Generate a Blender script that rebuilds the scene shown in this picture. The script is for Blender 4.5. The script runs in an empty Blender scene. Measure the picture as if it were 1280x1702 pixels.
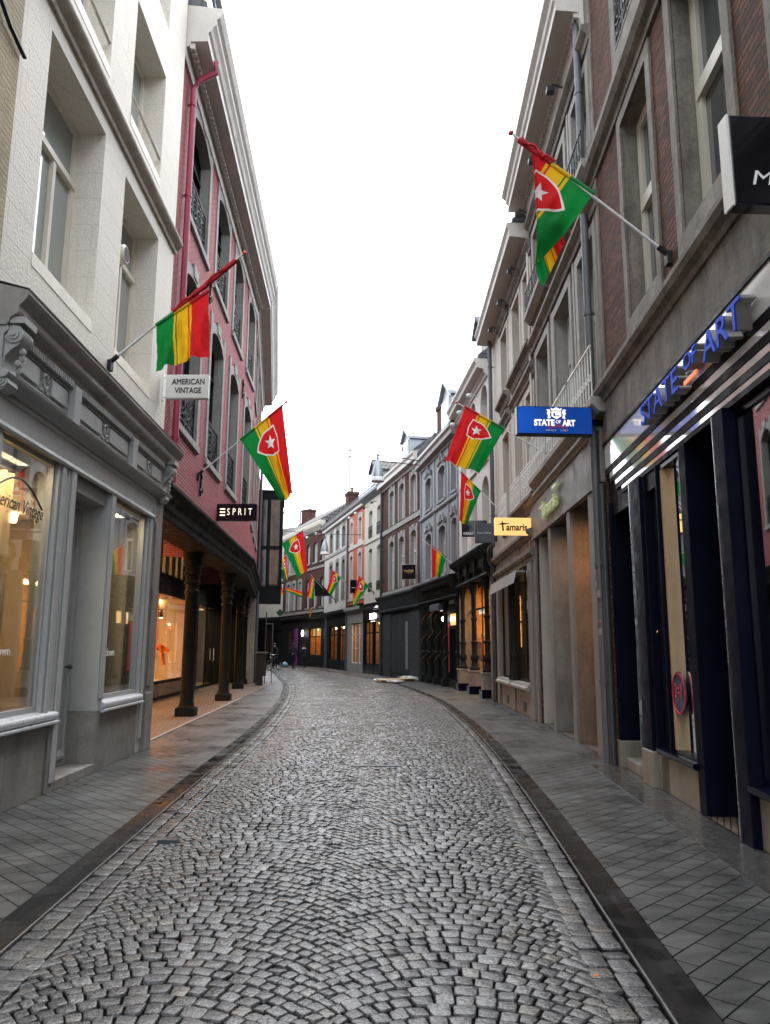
import bpy, bmesh, math, random
import numpy as np
from mathutils import Vector, Matrix
random.seed(11); np.random.seed(11)
D = bpy.data; SC = bpy.context.scene; COL = SC.collection
R = math.radians
V = Vector

# ------------------------------------------------------------------ materials
class NT:
    def __init__(s, name):
        s.m = D.materials.new(name); s.m.use_nodes = True
        s.nt = s.m.node_tree; s.N = s.nt.nodes; s.b = s.N['Principled BSDF']; s.out = s.N['Material Output']
    def n(s, typ, ins=None, **props):
        x = s.N.new('ShaderNode' + typ)
        for k, v in props.items(): setattr(x, k, v)
        for k, v in (ins or {}).items(): s.set(x.inputs[k], v)
        return x
    def set(s, sock, v):
        if isinstance(v, bpy.types.NodeSocket): s.nt.links.new(v, sock)
        elif isinstance(v, (tuple, list)) and len(v) == 3 and sock.type == 'RGBA': sock.default_value = (*v, 1)
        else: sock.default_value = v
    def math(s, op, a, b=0.0, c=None):
        x = s.n('Math', operation=op); s.set(x.inputs[0], a); s.set(x.inputs[1], b)
        if c is not None: s.set(x.inputs[2], c)
        return x.outputs[0]
    def mix(s, f, a, b, blend='MIX'):
        x = s.n('Mix', data_type='RGBA', blend_type=blend)
        s.set(x.inputs[0], f); s.set(x.inputs[6], a); s.set(x.inputs[7], b)
        return x.outputs[2]
    def noise(s, vec, scale, detail=4, rough=.55, dim='3D'):
        x = s.n('TexNoise', {'Vector': vec, 'Scale': scale, 'Detail': detail, 'Roughness': rough})
        return x.outputs['Fac']
    def ramp(s, f, stops, interp='LINEAR'):
        x = s.n('ValToRGB'); s.set(x.inputs[0], f); cr = x.color_ramp; cr.interpolation = interp
        while len(cr.elements) < len(stops): cr.elements.new(.5)
        for e, (p, c) in zip(cr.elements, stops):
            e.position = p; e.color = (*c, 1) if len(c) == 3 else c
        return x.outputs[0]
    def mapr(s, f, a, b, c, d):
        x = s.n('MapRange', {'Value': f, 'From Min': a, 'From Max': b, 'To Min': c, 'To Max': d}); return x.outputs[0]
    def bump(s, h, strength, dist=.01, normal=None):
        ins = {'Height': h, 'Strength': strength, 'Distance': dist}
        if normal is not None: ins['Normal'] = normal
        return s.n('Bump', ins).outputs[0]
    def obj(s): return s.n('TexCoord').outputs['Object']
    def sep(s, v): return s.n('SeparateXYZ', {0: v}).outputs
    def comb(s, x, y, z):
        c = s.n('CombineXYZ'); s.set(c.inputs[0], x); s.set(c.inputs[1], y); s.set(c.inputs[2], z); return c.outputs[0]
    def p(s, **k):
        names = {'col': 'Base Color', 'rough': 'Roughness', 'metal': 'Metallic', 'nor': 'Normal', 'spec': 'Specular IOR Level',
                 'ecol': 'Emission Color', 'es': 'Emission Strength', 'coat': 'Coat Weight', 'ior': 'IOR', 'crough': 'Coat Roughness'}
        for a, v in k.items(): s.set(s.b.inputs[names[a]], v)
        return s.m
def mul(c, f): return tuple(min(1, x * f) for x in c)

def surf(name, col, rough=.7, metal=0., var=.18, vs=2.5, bump=.15, bs=35., streak=0., spec=.4, dark=(.03, .03, .03), rvar=.12):
    n = NT(name); o = n.obj()
    f = n.math('ADD', n.math('MULTIPLY', n.noise(o, vs, 6, .65), .6), n.math('MULTIPLY', n.noise(o, vs * 9, 5, .7), .4))
    c = n.mix(n.mapr(f, .34, .66, 0, 1), mul(col, 1 - var), mul(col, 1 + var))
    if sum(dark) > sum(col) * .6: dark = mul(col, .4)
    if streak:
        x, y, z = n.sep(o)
        st = n.noise(n.comb(n.math('MULTIPLY', n.math('ADD', x, y), 2.6), n.math('MULTIPLY', y, 2.6), n.math('MULTIPLY', z, .5)), 1.5, 7, .7)
        pt = n.noise(o, .8, 5, .6)
        k = n.mapr(n.math('MULTIPLY', st, n.math('ADD', pt, .45)), .40, .78, 0, streak)
        c = n.mix(k, c, dark)
    h = n.noise(o, bs, 5, .6)
    r = n.mapr(n.noise(o, vs * 2.2, 4), .3, .7, max(.02, rough - rvar), min(1, rough + rvar))
    return n.p(col=c, rough=r, metal=metal, spec=spec, nor=n.bump(h, bump, .01))

def brickm(name, c1, c2, mortar, bw=.22, bh=.068, ms=.011, rough=.85, bump=.7, streak=.4, noisy=.35, dark=(.03, .027, .025), reliefn=.35):
    n = NT(name); o = n.obj(); x, y, z = n.sep(o)
    wob = n.math('MULTIPLY', n.math('SUBTRACT', n.noise(o, 3.5, 3), .5), .018)
    vec = n.comb(n.math('ADD', n.math('ADD', x, y), wob), n.math('ADD', z, wob), 0)
    b = n.n('TexBrick', {'Vector': vec, 'Color1': c1, 'Color2': c2, 'Mortar': mortar, 'Scale': 1., 'Mortar Size': ms,
                         'Mortar Smooth': .25, 'Bias': -.1, 'Brick Width': bw, 'Row Height': bh})
    f = n.noise(o, 1.6, 6, .65)
    c = n.mix(noisy, b.outputs['Color'], n.ramp(f, [(.3, mul(c1, .45)), (.7, mul(c2, 1.5))]))
    c = n.mix(n.math('MULTIPLY', b.outputs['Fac'], .75), c, mortar)
    c = n.mix(n.mapr(n.noise(o, 45, 4, .7), .35, .65, .0, .3), c, mul(c1, .35))
    if streak:
        st = n.noise(n.comb(n.math('MULTIPLY', n.math('ADD', x, y), 4.), 0., n.math('MULTIPLY', z, .4)), 1.5, 5, .65)
        c = n.mix(n.mapr(st, .5, .8, 0, streak), c, dark)
    rn = n.noise(o, 28, 4, .6)
    h = n.math('ADD', n.math('MULTIPLY', n.math('SUBTRACT', 1., b.outputs['Fac']), 1.), n.math('MULTIPLY', rn, reliefn))
    return n.p(col=c, rough=rough, spec=.18, nor=n.bump(h, min(1., bump * 1.3), .03))

def gloss(name, col, rough=.05, spec=.6, wob=.02, ws=1.2, var=.12, ior=1.5):
    n = NT(name); o = n.obj()
    c = n.mix(n.noise(o, .8, 2), mul(col, 1 - var), mul(col, 1 + var))
    return n.p(col=c, rough=rough, spec=spec, nor=n.bump(n.noise(o, ws, 2), wob, .05), ior=ior)

def emis(name, col, st, var=0.):
    n = NT(name)
    return n.p(col=mul(col, .5), ecol=col, es=st, rough=.4)

def glassm(name, tint=(.93, .95, .94), boost=1.0):
    n = NT(name); o = n.obj()
    nor = n.bump(n.noise(o, .7, 2), .015, .05)
    fc = n.n('LayerWeight', {'Blend': .5, 'Normal': nor}).outputs['Facing']
    fr = n.math('ADD', .035, n.math('MULTIPLY', n.math('POWER', fc, 4.), .8))
    k = n.math('MULTIPLY', fr, boost)
    t = n.n('BsdfTransparent', {'Color': (*tint, 1)}); g = n.n('BsdfGlossy', {'Color': (1, 1, 1, 1), 'Roughness': .015, 'Normal': nor})
    mx = n.n('MixShader', {0: n.math('MINIMUM', k, 1.), 1: t.outputs[0], 2: g.outputs[0]})
    n.nt.links.new(mx.outputs[0], n.out.inputs[0]); return n.m

M = {}
M['white'] = brickm('white_painted_stone', (.80, .75, .665), (.77, .72, .635), (.69, .645, .565), bw=.95, bh=.36, ms=.007, rough=.6, bump=.38, streak=.30, noisy=.05, dark=(.45, .39, .31), reliefn=.7)
M['whiteplain'] = surf('white_paint', (.76, .70, .605), .5, var=.07, bump=.2, streak=.22, dark=(.36, .32, .27))
M['oldsill'] = surf('weathered_moulding', (.42, .38, .32), .75, var=.3, vs=6, bump=.4, streak=.55, dark=(.12, .10, .08))
M['tanbrick'] = brickm('tan_brick', (.42, .33, .21), (.50, .41, .28), (.40, .36, .29), bw=.2, bh=.06)
M['pink'] = brickm('pink_painted_brick', (.49, .145, .155), (.38, .098, .108), (.21, .055, .060), ms=.015, rough=.65, bump=1., streak=.45, noisy=.22, dark=(.20, .05, .062), reliefn=1.0)
M['pinkpaint'] = surf('pink_paint', (.33, .05, .082), .45, var=.12, bump=.1)
M['graystone'] = surf('grey_bluestone', (.27, .26, .24), .75, var=.22, vs=4, bump=.3, streak=.35, dark=(.10, .095, .09))
M['darkstone'] = surf('dark_weathered_stone', (.185, .165, .14), .8, var=.45, vs=2.2, bump=.5, streak=.85, dark=(.035, .03, .026))
M['shopgrey'] = surf('grey_shopfront_paint', (.345, .352, .345), .42, var=.10, vs=1.6, bump=.06, streak=.12, dark=(.14, .14, .135))
M['shopgreydark'] = surf('grey_cornice_paint', (.30, .29, .275), .45, var=.16, vs=2, bump=.1, streak=.5, dark=(.08, .07, .06))
M['sillgrey'] = surf('pale_grey_sill', (.42, .43, .44), .35, var=.1, bump=.05)
M['plinth'] = surf('grey_stone_plinth', (.20, .19, .175), .55, var=.3, vs=3, bump=.15, streak=.6, dark=(.055, .05, .045))
M['cornwhite'] = surf('offwhite_cornice', (.52, .48, .44), .55, var=.1, bump=.08, streak=.25, dark=(.2, .17, .15))
M['soffit'] = surf('brownish_soffit', (.25, .215, .20), .6, var=.12, bump=.06)
M['iron'] = surf('black_iron', (.016, .017, .02), .5, .0, var=.2, bump=.1, spec=.25)
M['greeniron'] = surf('dark_green_black_paint', (.014, .0165, .0165), .6, var=.25, bump=.06, spec=.05)
M['column'] = surf('dark_green_cast_iron', (.010, .0115, .010), .5, var=.4, vs=5, bump=.25, bs=20, spec=.08)
M['navy'] = gloss('navy_gloss_paint', (.003, .004, .013), .22, .10, .006)
M['postnavy'] = surf('satin_navy_post', (.004, .005, .014), .5, var=.2, bump=.02, spec=.035)
M['black'] = surf('matt_black', (.005, .005, .007), .5, var=.2, bump=.02, spec=.12)
M['chrome'] = surf('brushed_steel', (.62, .62, .64), .22, 1., var=.08, bump=.02)
M['steel'] = surf('zinc_pipe', (.105, .11, .12), .45, .2, var=.15, vs=3, bump=.06, streak=.25, dark=(.12, .12, .13))
M['darkpipe'] = surf('dark_pipe', (.05, .055, .06), .4, .2, var=.2, bump=.06)
M['frame'] = surf('cream_window_frame', (.58, .55, .47), .4, var=.06, bump=.03, streak=.08, dark=(.3, .27, .22))
M['framewhite'] = surf('white_window_frame', (.66, .65, .62), .4, var=.05, bump=.03)
M['pane'] = gloss('window_pane', (.05, .06, .064), .02, .6, .05, ior=1.9)
M['panepale'] = gloss('window_pane_blind', (.26, .30, .285), .02, .7, .05, .8, ior=2.3)  # reflection of the houses opposite put into the pale grey-green base colour
M['panedark'] = gloss('dark_window_pane', (.016, .02, .028), .02, .8, .04)
M['panelace'] = gloss('window_pane_curtain', (.17, .17, .165), .04, .7, .06, 2., ior=1.8)
M['fascgloss'] = gloss('white_gloss_fascia', (.88, .88, .90), .06, .9, .03, .9, ior=3.6)
M['brown'] = brickm('red_brown_brick', (.060, .025, .016), (.205, .086, .050), (.042, .036, .030), ms=.013, bump=.9, streak=.35, noisy=.25)
M['brown2'] = brickm('dark_brown_brick', (.055, .024, .020), (.165, .066, .050), (.045, .038, .034), streak=.4)
M['ochrebrick'] = brickm('worn_brick', (.19, .11, .066), (.23, .145, .09), (.2, .17, .14), streak=.5)
M['beige'] = surf('beige_plaster', (.47, .43, .375), .7, var=.1, bump=.15, streak=.25, dark=(.2, .175, .15))
M['offwhite'] = surf('offwhite_plaster', (.54, .515, .475), .65, var=.07, bump=.12, streak=.15, dark=(.3, .27, .24))
M['greystucco'] = surf('blue_grey_stucco', (.235, .245, .26), .65, var=.12, bump=.15, streak=.3, dark=(.10, .10, .105))
M['cream'] = surf('cream_plaster', (.52, .485, .405), .7, var=.06, bump=.1, streak=.12, dark=(.35, .31, .25))
M['orange'] = surf('orange_red_paint', (.46, .085, .038), .65, var=.1, bump=.15, streak=.15, dark=(.25, .06, .04))
M['concrete'] = surf('grey_stone_cladding', (.18, .175, .168), .55, var=.12, vs=1.4, bump=.08, streak=.4, dark=(.095, .09, .085))
M['tanstone'] = surf('tan_stone_pillar', (.21, .145, .10), .6, var=.35, vs=2, bump=.25, streak=.8, dark=(.055, .05, .047))
M['slate'] = brickm('slate_roof', (.10, .105, .115), (.14, .145, .16), (.06, .06, .065), bw=.3, bh=.2, ms=.01, streak=.3)
M['tile'] = brickm('grey_roof_tiles', (.16, .15, .14), (.22, .20, .19), (.05, .05, .05), bw=.26, bh=.3, ms=.03, streak=.5)
M['zinc'] = surf('zinc_sheet', (.30, .33, .36), .4, .5, var=.12, bump=.04)
M['woodgrey'] = surf('grey_wood_panel', (.046, .051, .053), .75, var=.25, bump=.2, streak=.4, spec=.06)
M['darkwood'] = surf('dark_carved_wood', (.021, .020, .019), .65, var=.5, vs=9, bump=.8, bs=18, spec=.05)
M['tanjamb'] = surf('tan_window_jamb', (.46, .33, .20), .6, var=.08, bump=.05)
M['stickerblue'] = surf('navy_sticker', (.012, .022, .085), .35, var=.1, bump=0)
M['basestone'] = surf('grey_beige_base_stone', (.22, .205, .17), .6, var=.2, vs=3, bump=.15, streak=.5)
M['glass'] = glassm('shop_glass', (.90, .92, .91), 1.0)
M['mirrorpane'] = glassm('sky_mirroring_pane', (.4, .42, .42), 4.6)
M['glassmid'] = glassm('street_reflecting_shop_glass', (.86, .87, .86), 2.1)
M['glassstrong'] = glassm('reflective_shop_glass', (.55, .57, .56), 3.2)
M['warmwall'] = surf('warm_interior_wall', (.36, .27, .165), .8, var=.08, bump=.03)
M['beigewall'] = surf('beige_interior_wall', (.62, .52, .38), .8, var=.06, bump=.03)
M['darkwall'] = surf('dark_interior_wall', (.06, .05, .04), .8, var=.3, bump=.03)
M['garland'] = surf('dry_gold_garland', (.16, .10, .03), .7, var=.4, vs=8, bump=.3)
M['goldwall'] = surf('gold_interior_wall', (.50, .26, .075), .8, var=.6, vs=4, bump=.03)
M['floorwood'] = surf('wooden_shop_floor', (.20, .13, .075), .45, var=.3, bump=.05)
M['panebrown'] = gloss('brown_tinted_pane', (.040, .030, .026), .05, .35, .03)
M['warmlamp'] = emis('warm_lamp', (1., .72, .38), 9.)
M['whitelamp'] = emis('white_lamp', (1., .95, .86), 7.)
M['amberstrip'] = emis('amber_light_strip', (1., .45, .13), 1.1)
M['skin'] = surf('skin', (.50, .29, .21), .55, var=.06, bump=.03)
M['darkcloth'] = surf('dark_coat_fabric', (.012, .013, .017), .85, var=.3, bump=.2)
M['navycloth'] = surf('navy_fabric', (.015, .02, .04), .85, var=.3, bump=.2)
M['orangecloth'] = surf('orange_fabric', (.75, .20, .03), .8, var=.15, bump=.15)
M['redcloth'] = surf('red_fabric', (.55, .03, .03), .8, var=.15, bump=.15)
M['creamcloth'] = surf('cream_fabric', (.62, .52, .38), .85, var=.12, bump=.2)
M['tancloth'] = surf('tan_curtain_fabric', (.50, .36, .19), .85, var=.12, bump=.15)
M['browncloth'] = surf('brown_fabric', (.10, .06, .04), .85, var=.25, bump=.2)
M['hair'] = surf('hair', (.03, .02, .015), .6, var=.3, bump=.3)
M['blond'] = surf('blond_wig', (.68, .52, .24), .6, var=.2, bump=.3)
M['rubber'] = surf('black_rubber', (.015, .015, .015), .7, var=.2, bump=.1)
M['plasticwhite'] = gloss('white_plastic_film', (.46, .45, .42), .3, .5, .6, 9.)
M['bluebag'] = gloss('blue_plastic_bag', (.12, .33, .50), .3, .5, .6, 9.)
M['cardboard'] = surf('cardboard', (.50, .33, .17), .8, var=.12, bump=.05)
M['txtblack'] = surf('black_lettering', (.01, .01, .01), .4, var=.1, bump=0)
M['txtwhite'] = surf('white_lettering', (.8, .8, .78), .4, var=.03, bump=0)
M['txtgold'] = surf('gold_lettering', (.60, .42, .14), .35, .6, var=.1, bump=0)
M['txtglow'] = emis('lit_white_lettering', (1., .90, .70), .34)
M['signwhite'] = surf('white_sign_panel', (.72, .72, .70), .35, var=.03, bump=0)
M['signblack'] = gloss('black_sign_panel', (.008, .008, .012), .12, .5, .01)
M['signgrey'] = surf('slate_grey_sign_panel', (.075, .09, .105), .45, var=.05, bump=0)
M['amberface'] = emis('amber_light_box', (1., .58, .20), .30)
M['bluelet'] = gloss('blue_acrylic', (.012, .055, .50), .5, .08, .0)
M['bluelet'].node_tree.nodes['Principled BSDF'].inputs['Emission Color'].default_value = (.03, .10, .75, 1)
M['bluelet'].node_tree.nodes['Principled BSDF'].inputs['Emission Strength'].default_value = .035
M['retgrey'] = surf('grey_letter_return', (.30, .29, .27), .4, .3, var=.1, bump=0)
M['orangelet'] = emis('orange_acrylic', (1., .16, .02), .22)
M['limelet'] = emis('lime_acrylic', (.45, .50, .22), .10)
M['lampglass'] = surf('frosted_lamp_rim', (.72, .72, .70), .4, var=.03, bump=0)
M['purple'] = surf('purple_paint', (.16, .03, .15), .5, var=.15, bump=.05)
M['greensign'] = surf('green_sign_paint', (.02, .06, .03), .4, var=.1, bump=0)
M['polewhite'] = surf('white_pole', (.66, .66, .66), .35, var=.08, bump=.02)
M['redknob'] = surf('red_pole_knob', (.70, .06, .05), .4, var=.05, bump=0)
M['redwrap'] = surf('red_wrapped_cloth', (.42, .012, .02), .75, var=.3, vs=12, bump=.5)

def blue_panel():
    n = NT('blue_light_box'); o = n.obj(); x, y, z = n.sep(o)
    d = n.math('SQRT', n.math('ADD', n.math('POWER', n.math('SUBTRACT', x, -.75), 2.), n.math('MULTIPLY', n.math('POWER', n.math('SUBTRACT', z, 0.), 2.), 2.5)))
    e = n.mapr(d, 0., .75, .22, .06)
    return n.p(col=(.01, .05, .30), rough=.15, ecol=(.006, .115, .62), es=e)
M['bluepanel'] = blue_panel()

def flag_mat(name, shield=True):
    n = NT(name); uv = n.n('TexCoord').outputs['UV']; u, v, _ = n.sep(uv)
    G = (.006, .235, .045); Y = (.80, .47, .015); RD = (.66, .018, .022)
    c = n.ramp(v, [(0, G), (.335, Y), (.372, G), (.395, Y), (.605, RD), (.63, Y), (.668, RD)], 'CONSTANT')
    if shield:
        x = n.math('ABSOLUTE', n.math('MULTIPLY', n.math('SUBTRACT', u, .28), 1.5)); y = n.math('SUBTRACT', v, .56)
        def inside(sc):
            # half width of the shield, narrowing towards its point at the green side
            low = n.math('MINIMUM', n.math('DIVIDE', y, .36 * sc), 0.)
            hw = n.math('MULTIPLY', n.math('SUBTRACT', 1., n.math('POWER', n.math('ABSOLUTE', low), 2.)), .215 * sc)
            a = n.math('LESS_THAN', x, hw)
            top = n.math('ADD', .185 * sc, n.math('MULTIPLY', x, -.16))
            return n.math('MULTIPLY', a, n.math('LESS_THAN', y, top))
        c = n.mix(inside(1.12), c, (.82, .78, .72)); c = n.mix(inside(1.), c, (.66, .018, .022))
        xs = n.math('MULTIPLY', n.math('SUBTRACT', u, .28), 1.5); ys = n.math('ADD', y, .01)
        th = n.math('ADD', n.math('ARCTAN2', xs, ys), 10 * math.pi)
        sec = 2 * math.pi / 5
        a = n.math('ABSOLUTE', n.math('SUBTRACT', n.math('MODULO', n.math('ADD', th, sec / 2), sec), sec / 2))
        r = n.math('SQRT', n.math('ADD', n.math('POWER', xs, 2.), n.math('POWER', ys, 2.)))
        Ro, Ri = .135, .058
        ax, ay = Ro, 0.; bx, by = Ri * math.cos(sec / 2), Ri * math.sin(sec / 2)
        nx, ny = by - ay, ax - bx
        e = n.math('ADD', n.math('MULTIPLY', n.math('MULTIPLY', r, n.math('COSINE', a)), nx), n.math('MULTIPLY', n.math('MULTIPLY', r, n.math('SINE', a)), ny))
        c = n.mix(n.math('LESS_THAN', e, nx * ax + ny * ay), c, (.80, .80, .80))
    weave = n.noise(n.obj(), 14, 4)
    n.p(col=c, rough=.75, spec=.2, nor=n.bump(weave, .18, .02))
    tr = n.n('BsdfTranslucent', {'Color': c}); mx = n.n('MixShader', {0: .38, 1: n.b.outputs[0], 2: tr.outputs[0]})
    n.nt.links.new(mx.outputs[0], n.out.inputs[0]); return n.m
M['flag'] = flag_mat('banner_cloth_with_shield'); M['flagplain'] = flag_mat('banner_cloth_plain', False)

def sett_mat():
    n = NT('granite_setts'); o = n.obj(); rnd = n.n('NewGeometry').outputs['Random Per Island']
    base = n.ramp(rnd, [(0, (.014, .014, .016)), (.4, (.027, .027, .029)), (.75, (.050, .0495, .052)), (.92, (.085, .082, .079)), (.97, (.118, .10, .07))])
    g = n.noise(o, 70, 5, .75); c = n.mix(n.mapr(g, .35, .65, 0, 1), n.mix(.8, base, (.008, .008, .009)), n.mix(.5, base, (.19, .188, .188)))
    big = n.noise(o, .55, 3)
    r = n.math('ADD', n.mapr(big, .35, .65, .13, .27), n.math('MULTIPLY', n.math('SUBTRACT', n.noise(o, 30, 4), .5), .30))
    h = n.math('ADD', n.noise(o, 26, 5, .65), n.math('MULTIPLY', n.noise(o, 120, 3, .6), .3))
    return n.p(col=c, rough=r, spec=.55, nor=n.bump(h, .7, .011))
M['sett'] = sett_mat()
M['joint'] = surf('dark_joint_grit', (.006, .0055, .005), .95, var=.3, vs=8, bump=.4, bs=90, spec=0.)

def paver_mat(name, ang, c1, c2, bw, bh, mortar=(.012, .012, .012), wet=1., ms=.006, dark=.5):
    n = NT(name); o = n.obj()
    mp = n.n('Mapping', {'Vector': o, 'Rotation': (0, 0, ang)})
    b = n.n('TexBrick', {'Vector': mp.outputs[0], 'Color1': c1, 'Color2': c2, 'Mortar': mortar, 'Scale': 1., 'Mortar Size': ms, 'Mortar Smooth': .2, 'Bias': 0., 'Brick Width': bw, 'Row Height': bh})
    w = n.noise(o, 1.1, 5, .6); w2 = n.noise(n.n('Mapping', {'Vector': o, 'Rotation': (0, 0, ang), 'Scale': (2.2, 7, 1)}).outputs[0], 1.3, 4, .55)
    wt = n.mapr(n.math('ADD', n.math('MULTIPLY', w, .6), n.math('MULTIPLY', w2, .4)), .42, .6, 0, 1)
    c = n.mix(n.math('MULTIPLY', wt, dark), b.outputs['Color'], (.016, .017, .018))
    gr = n.noise(o, 110, 3); c = n.mix(.25, c, n.ramp(gr, [(.3, (.02, .02, .02)), (.7, (.12, .12, .115))]))
    r = n.mapr(wt, 0, 1, .50, .26 if wet else .5)
    h = n.math('ADD', n.math('MULTIPLY', n.math('SUBTRACT', 1., b.outputs['Fac']), 1.), n.math('ADD', n.math('MULTIPLY', gr, .12), n.math('MULTIPLY', n.noise(o, 4, 3), .25)))
    c = n.mix(b.outputs['Fac'], c, mortar)
    return n.p(col=c, rough=r, spec=n.mapr(b.outputs['Fac'], 0, 1, .42, 0.), nor=n.bump(h, .4, .008))
M['paver'] = paver_mat('wet_grey_pavers', R(-45), (.044, .045, .045), (.072, .072, .070), .30, .152, (.009, .009, .009), ms=.0055)
M['paverleft'] = paver_mat('wet_grey_pavers_left', R(45), (.044, .045, .045), (.072, .072, .070), .30, .152, (.009, .009, .009), ms=.0055)
M['clinker'] = paver_mat('brown_clinker_floor', R(20), (.115, .075, .05), (.15, .10, .066), .20, .055, (.02, .016, .012), wet=0, ms=.006, dark=.15)
M['gutter'] = surf('wet_gutter_stone', (.0085, .0083, .0086), .27, var=.6, vs=1.6, bump=.10, bs=60, spec=.2, rvar=.16)
M['edging'] = surf('pale_steel_edging', (.13, .13, .135), .35, var=.2, bump=.02)
M['apron'] = surf('polished_granite', (.055, .053, .052), .22, var=.35, vs=5, bump=.06, spec=.5)
M['dirt'] = surf('earth', (.06, .055, .05), .9, var=.2, bump=.2)

# ------------------------------------------------------------------ mesh helper
class MB:
    def __init__(s, sg=1): s.v = []; s.f = []; s.mi = []; s.cur = 0; s.sg = sg
    def add(s, vs, fs):
        n = len(s.v); s.v += [(a, s.sg * b, c) for a, b, c in vs]
        s.f += [tuple(i + n for i in f) for f in fs]; s.mi += [s.cur] * len(fs); return s
    def box(s, u0, u1, w0, w1, z0, z1):
        return s.add([(u0, w0, z0), (u1, w0, z0), (u1, w1, z0), (u0, w1, z0), (u0, w0, z1), (u1, w0, z1), (u1, w1, z1), (u0, w1, z1)],
                     [(0, 3, 2, 1), (4, 5, 6, 7), (0, 1, 5, 4), (1, 2, 6, 5), (2, 3, 7, 6), (3, 0, 4, 7)])
    def quad(s, *p): return s.add(list(p), [tuple(range(len(p)))])
    def _prism(s, a, b):
        n = len(a); return s.add(a + b, [tuple(range(n - 1, -1, -1)), tuple(range(n, 2 * n))] + [(i, (i + 1) % n, n + (i + 1) % n, n + i) for i in range(n)])
    def prof(s, u0, u1, pts, mitre=0):
        return s._prism([(u0, w, z) for w, z in pts], [(u1, w, z) for w, z in pts])
    def profz(s, pts, z0, z1): return s._prism([(u, w, z0) for u, w in pts], [(u, w, z1) for u, w in pts])
    def profw(s, pts, w0, w1): return s._prism([(u, w0, z) for u, z in pts], [(u, w1, z) for u, z in pts])
    def tube(s, pts, r, n=6, caps=True, r2=None):
        pts = [V(p) for p in pts]; k = len(pts); vs = []
        up = V((0, 0, 1))
        for i, p in enumerate(pts):
            t = (pts[min(i + 1, k - 1)] - pts[max(i - 1, 0)]).normalized()
            a = t.cross(up if abs(t.z) < .95 else V((1, 0, 0))).normalized(); b = t.cross(a)
            rr = r if r2 is None else r + (r2 - r) * i / (k - 1)
            for j in range(n):
                an = 2 * math.pi * (j + .5) / n; q = p + a * (rr * math.cos(an)) + b * (rr * math.sin(an)); vs.append(tuple(q))
        fs = [(i * n + j, i * n + (j + 1) % n, (i + 1) * n + (j + 1) % n, (i + 1) * n + j) for i in range(k - 1) for j in range(n)]
        if caps: fs += [tuple(range(n - 1, -1, -1)), tuple(range((k - 1) * n, k * n))]
        return s.add(vs, fs)
    def lathe(s, u, w, prof, n=14, axis='z'):
        vs = []
        for r, z in prof:
            for j in range(n):
                a = 2 * math.pi * j / n; x, y = r * math.cos(a), r * math.sin(a)
                vs.append((u + x, w + y, z) if axis == 'z' else (u + x, w + z, y))
        k = len(prof)
        fs = [(i * n + j, i * n + (j + 1) % n, (i + 1) * n + (j + 1) % n, (i + 1) * n + j) for i in range(k - 1) for j in range(n)]
        fs += [tuple(range(n - 1, -1, -1)), tuple(range((k - 1) * n, k * n))]
        return s.add(vs, fs)
    def ring(s, u, w, z, R_, r, n=14, m=5, sx=1.):
        pts = [(u + sx * R_ * math.cos(2 * math.pi * i / n), w, z + R_ * math.sin(2 * math.pi * i / n)) for i in range(n + 1)]
        return s.tube(pts, r, m, False)
    def blob(s, c, r, n=8, m=6, sc=(1, 1, 1), jit=0.):
        c = V(c); vs = []; fs = []
        for i in range(m + 1):
            for j in range(n):
                th = math.pi * i / m; ph = 2 * math.pi * j / n; k = 1 + random.uniform(-jit, jit)
                vs.append((c.x + sc[0] * r * k * math.sin(th) * math.cos(ph), c.y + sc[1] * r * k * math.sin(th) * math.sin(ph), c.z + sc[2] * r * k * math.cos(th)))
        for i in range(m):
            for j in range(n): fs.append((i * n + j, i * n + (j + 1) % n, (i + 1) * n + (j + 1) % n, (i + 1) * n + j))
        return s.add(vs, fs)
    def build(s, name, mat, parent=None, smooth=0, bevel=0, label=None, recalc=True):
        me = D.meshes.new(name); me.from_pydata(s.v, [], s.f)
        mats = mat if isinstance(mat, (list, tuple)) else [mat]
        for m in mats: me.materials.append(M[m] if isinstance(m, str) else m)
        if len(mats) > 1: me.polygons.foreach_set('material_index', s.mi)
        if recalc and len(s.f) < 60000:
            bm = bmesh.new(); bm.from_mesh(me); bmesh.ops.recalc_face_normals(bm, faces=bm.faces); bm.to_mesh(me); bm.free()
        if smooth:
            me.polygons.foreach_set('use_smooth', [True] * len(me.polygons)); me.set_sharp_from_angle(angle=R(smooth))
        me.update(); o = D.objects.new(name, me); COL.objects.link(o)
        if parent is not None: o.parent = parent
        if bevel:
            b = o.modifiers.new('bevel', 'BEVEL'); b.width = bevel; b.segments = 2; b.limit_method = 'ANGLE'; b.angle_limit = R(40)
        if label: o['label'] = label
        return o

def boxes(F, name, mat, lst, bevel=0, root=None):
    for q in lst: mb = F.mb(); mb.box(*q); mb.build(name, mat, root or F.root, bevel=bevel)
ROOTM = {}
def empty(name, mtx, label, cat, group=None):
    o = D.objects.new(name, None); COL.objects.link(o); o.empty_display_size = .3; o.matrix_world = mtx
    o['label'] = label; o['category'] = cat
    if group: o['group'] = group
    ROOTM[o.name] = mtx.copy(); return o
def tag(o, label, cat, group=None):
    o['label'] = label; o['category'] = cat
    if group: o['group'] = group
    return o
def structure(o): o['kind'] = 'structure'; return o
def T(p): return Matrix.Translation(V(p))

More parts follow.
